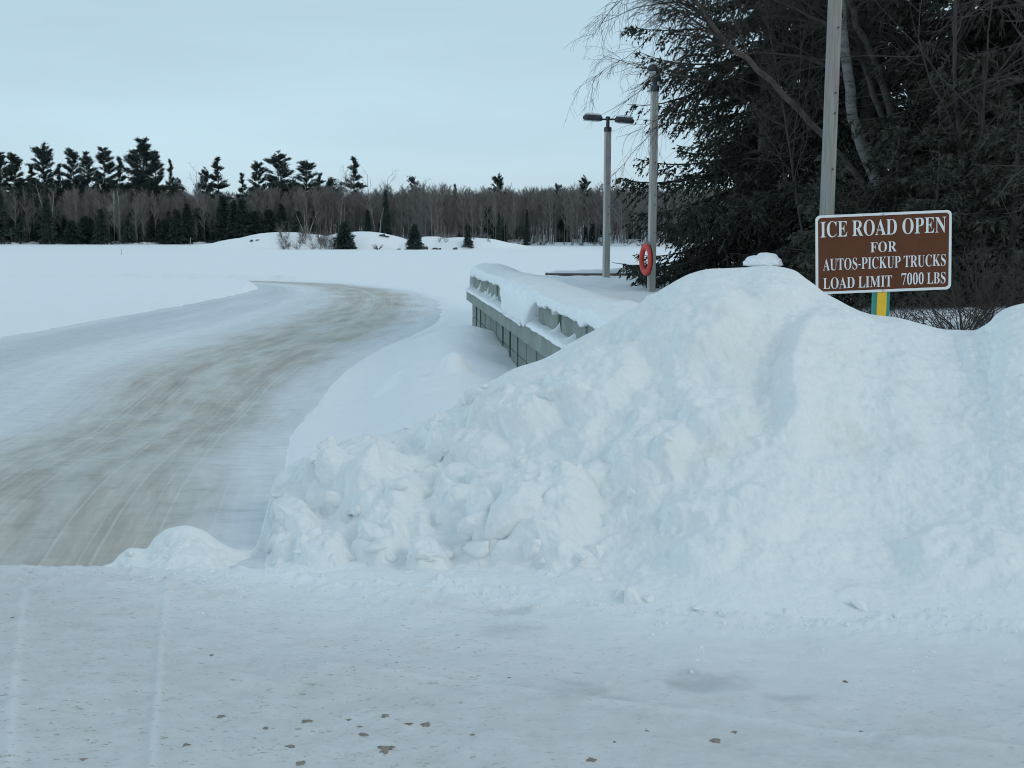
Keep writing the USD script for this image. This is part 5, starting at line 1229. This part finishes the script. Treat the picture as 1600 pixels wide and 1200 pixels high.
fir_list = [(4, 292, 'g', 1.1, 'broad dark spruce at the left edge on the far shoreline'), (42, 298, 'f', 1.25, 'dark pointed spruce on the far shoreline near the left edge'), (82, 306, 'f', .95, 'slim dark spruce second on the far shoreline'), (118, 345, 'g', 1.5, 'low dark conifer between the slim spruce and the birch stems'), (140, 338, 'g', 1.4, 'low bushy conifer by the pale birch stems on the far shore'), (165, 327, 'g', .9, 'dark conifer in the wood left of the pale birch stems'),
            (245, 330, 'g', 1.5, 'bulky dark conifer on the shore left of the island'), (264, 343, 'g', 1.3, 'low dark conifer beside the bulky one left of the island'), (298, 318, 'f', 1.2, 'pointed conifer at the left foot of the island'), (282, 328, 'g', 1.1, 'blunt conifer at the left foot of the island'), (330, 333, 'g', 1.5, 'round dark conifer behind the left slope of the island'), (355, 304, 'f', 1.3, 'leftmost of the pointed conifers behind the island hump'), (370, 313, 'f', 1.2, 'short pointed conifer between two taller ones behind the island hump'),
            (384, 309, 'f', 1.3, 'rightmost of the pointed conifers behind the island hump'), (402, 330, 'g', 1.5, 'low dark conifer behind the island crest'), (425, 328, 'g', 1.4, 'dark conifer behind the crest of the island'), (444, 318, 'f', 1.2, 'dark conifer just left of the white birch stems'), (470, 330, 'g', 1.1, 'half hidden conifer behind the white birch stems'), (605, 296, 'f', .55, 'narrow dark spire in the wood above the pale island birch'), (577, 326, 'f', .8, 'small dark spruce in the wood right of the round bush'), (823, 327, 'f', .55, 'narrow dark spruce in the wood left of the lamp posts'), (780, 331, 'f', .55, 'small dark spruce left of the narrow one in the wood')]
for px, top, key, ws, lab in fir_list:
    x = (px - 800) / FPX * 350
    put_far(px, top, float(shore_y(np.array([x]))[0]) + 1.0 - (px * 5) % 4 * 0.3, 'far_spruce', lab, 'tree', fir[key], key, 15, FM, None, ws)

# pale birches and taller leafless crowns that stand out one by one
def pale(seed, H, stems_=1, rad=0.13, twig=0.05):
    q = np.random.default_rng(seed); lv = [[], [], []]
    sp = [dict(n=8, wig=0.05, grav=0.0, tip=0.3, kids=16, **{'from': 0.35}, fwd=1.3, len=0.28), dict(n=5, wig=0.12, grav=0.03, tip=0.4, kids=5, **{'from': 0.2}, fwd=1.1, len=0.5, min=twig), dict(n=4, wig=0.15, grav=0.02, tip=0.6, kids=0, **{'from': 0}, fwd=1, len=.5, min=twig * 0.6)]
    for k in range(stems_):
        a = (k - (stems_ - 1) / 2) * 0.22
        got = grow(q, (a * 1.5, 0, -0.3), (a, q.normal(0, .08), 1), H * q.uniform(0.85, 1.0), rad, 3, sp)
        for x_, y_ in zip(lv, got): x_ += y_
    return mesh_of(lv[:1], [6]), mesh_of(lv[1:], [4, 3])
def pale_at(px, top, depth, label, stems_=1, rad=0.13, mt='pale_bark', mt2='pale_bark', twig=0.05):
    x = (px - 800) / FPX * depth; z0 = gz1(x, depth)
    H = float(at(px, top, depth)[2]) - z0
    a, b = pale(int(px * 3 + top), H, stems_, rad, twig)
    plant('leafless_tree', label, px, depth, [('trunk', a, mt), ('branches', b, mt2)])
pale_at(317, 246, 385, 'pale dead tree above the wood between two pines', 1, 0.25)
pale_at(193, 296, 368, 'pale birch stem standing in the dark wood on the far shore', 1, 0.26, 'pale_bark', 'wood_bark')
pale_at(86, 286, 372, 'forked pale birch above the slim shoreline spruce', 2, 0.20, 'pale_bark', 'wood_bark')
pale_at(162, 300, 370, 'thin pale birch left of the pale birch stem', 1, 0.16, 'pale_bark', 'wood_bark')
pale_at(535, 262, 365, 'bare rounded crown left of the lone tapering pine', 2, 0.2, 'wood_bark', 'wood_bark')
pale_at(592, 264, 360, 'bare forked crown right of the lone tapering pine', 2, 0.2, 'wood_bark', 'wood_bark')
pale_at(655, 276, 352, 'bare crown standing above the wood right of the forked crown', 2, 0.2, 'wood_bark', 'wood_bark')
pale_at(482, 325, 251, 'group of white birch stems on the crest of the island', 4, 0.11, 'pale_bark', 'twig_bark', 0.035)
pale_at(520, 338, 250, 'short white birch left of the round evergreen bush', 1, 0.09, 'pale_bark', 'twig_bark', 0.03)
pale_at(596, 320, 254, 'slender white birch between the bush and the little spruce', 1, 0.10, 'pale_bark', 'twig_bark', 0.03)
# plants on the island
put_far(541, 347, 243, 'evergreen_bush', 'round dark evergreen bush on the right slope of the island', 'bush', lambda: far_fir(611, 6, 3.3), 'bush', 6, FM)
put_far(649, 350, 239, 'little_spruce', 'little spruce with spreading skirts on the island shore', 'tree', lambda: far_fir(612, 6, 2.6), 'ls', 6, FM)
put_far(732, 358, 244, 'little_spruce', 'smallest little spruce at the right tip of the island', 'tree', lambda: far_fir(613, 5, 1.9), 'ls2', 5, FM)
def clump_obj(name, px, depth, label, seed, n, H, sp_, rad, group=None):
    x = (px - 800) / FPX * depth
    m = shrub(seed, n, H, sp_, rad)
    tag(obj(name, (m[0] + [x, depth, gz1(x, depth)], m[1]), 'twig_bark'), label, 'shrub', group)
clump_obj('island_shrub', 592, 238, 'small leafless shrub on the snow between the bush and the little spruce', 91, 14, 1.5, 1.0, 0.05)
bl = [[], [], []]
q = np.random.default_rng(93)
parts = []
for k in range(46):
    px = q.uniform(438, 530); d = q.uniform(240, 249)
    x = (px - 800) / FPX * d
    m = shrub(900 + k, 6, q.uniform(1.8, 3.6), 0.5, 0.035)
    parts.append((m[0] + [x, d, gz1(x, d)], m[1]))
for k in range(26):
    px = q.uniform(680, 770); d = q.uniform(246, 256)
    x = (px - 800) / FPX * d
    m = shrub(960 + k, 5, q.uniform(0.8, 2.0), 0.5, 0.03)
    parts.append((m[0] + [x, d, gz1(x, d)], m[1]))
tag(obj('island_brush', join(parts), 'wood_bark'), 'grey leafless brush covering the slope of the island', 'brush', None, 'stuff')
parts = []
for k in range(240):                                     # weeds and low growth along the far shoreline
    x = q.uniform(-190, 60); d = float(shore_y(np.array([x]))[0]) + q.uniform(0.0, 3.5)
    m = shrub(1200 + k % 17, 4, q.uniform(0.7, 1.9), 0.9, 0.05)
    parts.append((m[0] + [x, d, gz1(x, d)], m[1]))
tag(obj('shore_weeds', join(parts), 'twig_bark'), 'brown weeds and low growth along the far shoreline', 'weeds', None, 'stuff')
for px, py, d, rr_, lab in ((394, 371.5, 246, 0.42, 'dark rock showing through the snow high on the island'), (402, 371.5, 246, 0.4, 'second dark rock beside the one high on the island'), (597, 364, 250, 0.5, 'dark rock on the crest right of the slender birch'), (604, 363.5, 250, 0.55, 'larger dark rock on the crest right of the slender birch'),
                       (662, 391, 238, 0.7, 'dark rock at the foot of the little spruce'), (680, 385, 240, 0.6, 'dark rock right of the little spruce'), (625, 389, 238, 0.5, 'dark rock left of the little spruce'), (710, 389, 240, 0.5, 'small dark rock near the right tip of the island'), (686, 390, 239, 0.35, 'small rock just below the dark rock right of the little spruce')):
    v, f = LUMPS[int(px) % 12]
    p = at(px, py, d); p[2] = gz1(p[0], p[1])
    tag(obj('rock', (v * [rr_ * 1.4, rr_, rr_ * 0.8] + p + [0, 0, rr_ * 0.3], f), 'rock', smooth_angle=35), lab, 'rock')
p = at(296.5, 374, 300); p[2] = gz1(p[0], p[1])
tag(obj('marker_stake', tube([p + [0, 0, -0.3], p + [0.12, 0, 1.2], p + [0.25, 0, 2.6]], [0.10, 0.09, 0.07], 6), 'pale_bark'), 'pale leaning stake at the left foot of the island', 'stake')
p = at(190, 395, 175); p[2] = gz1(p[0], p[1])
tag(obj('marker_stake', tube([p + [0, 0, -0.3], p + [0.0, 0, 0.5], p + [0.05, 0, 1.0]], [0.03, 0.03, 0.02], 6), 'twig_bark'), 'thin stake standing alone out on the snowy lake', 'stake')
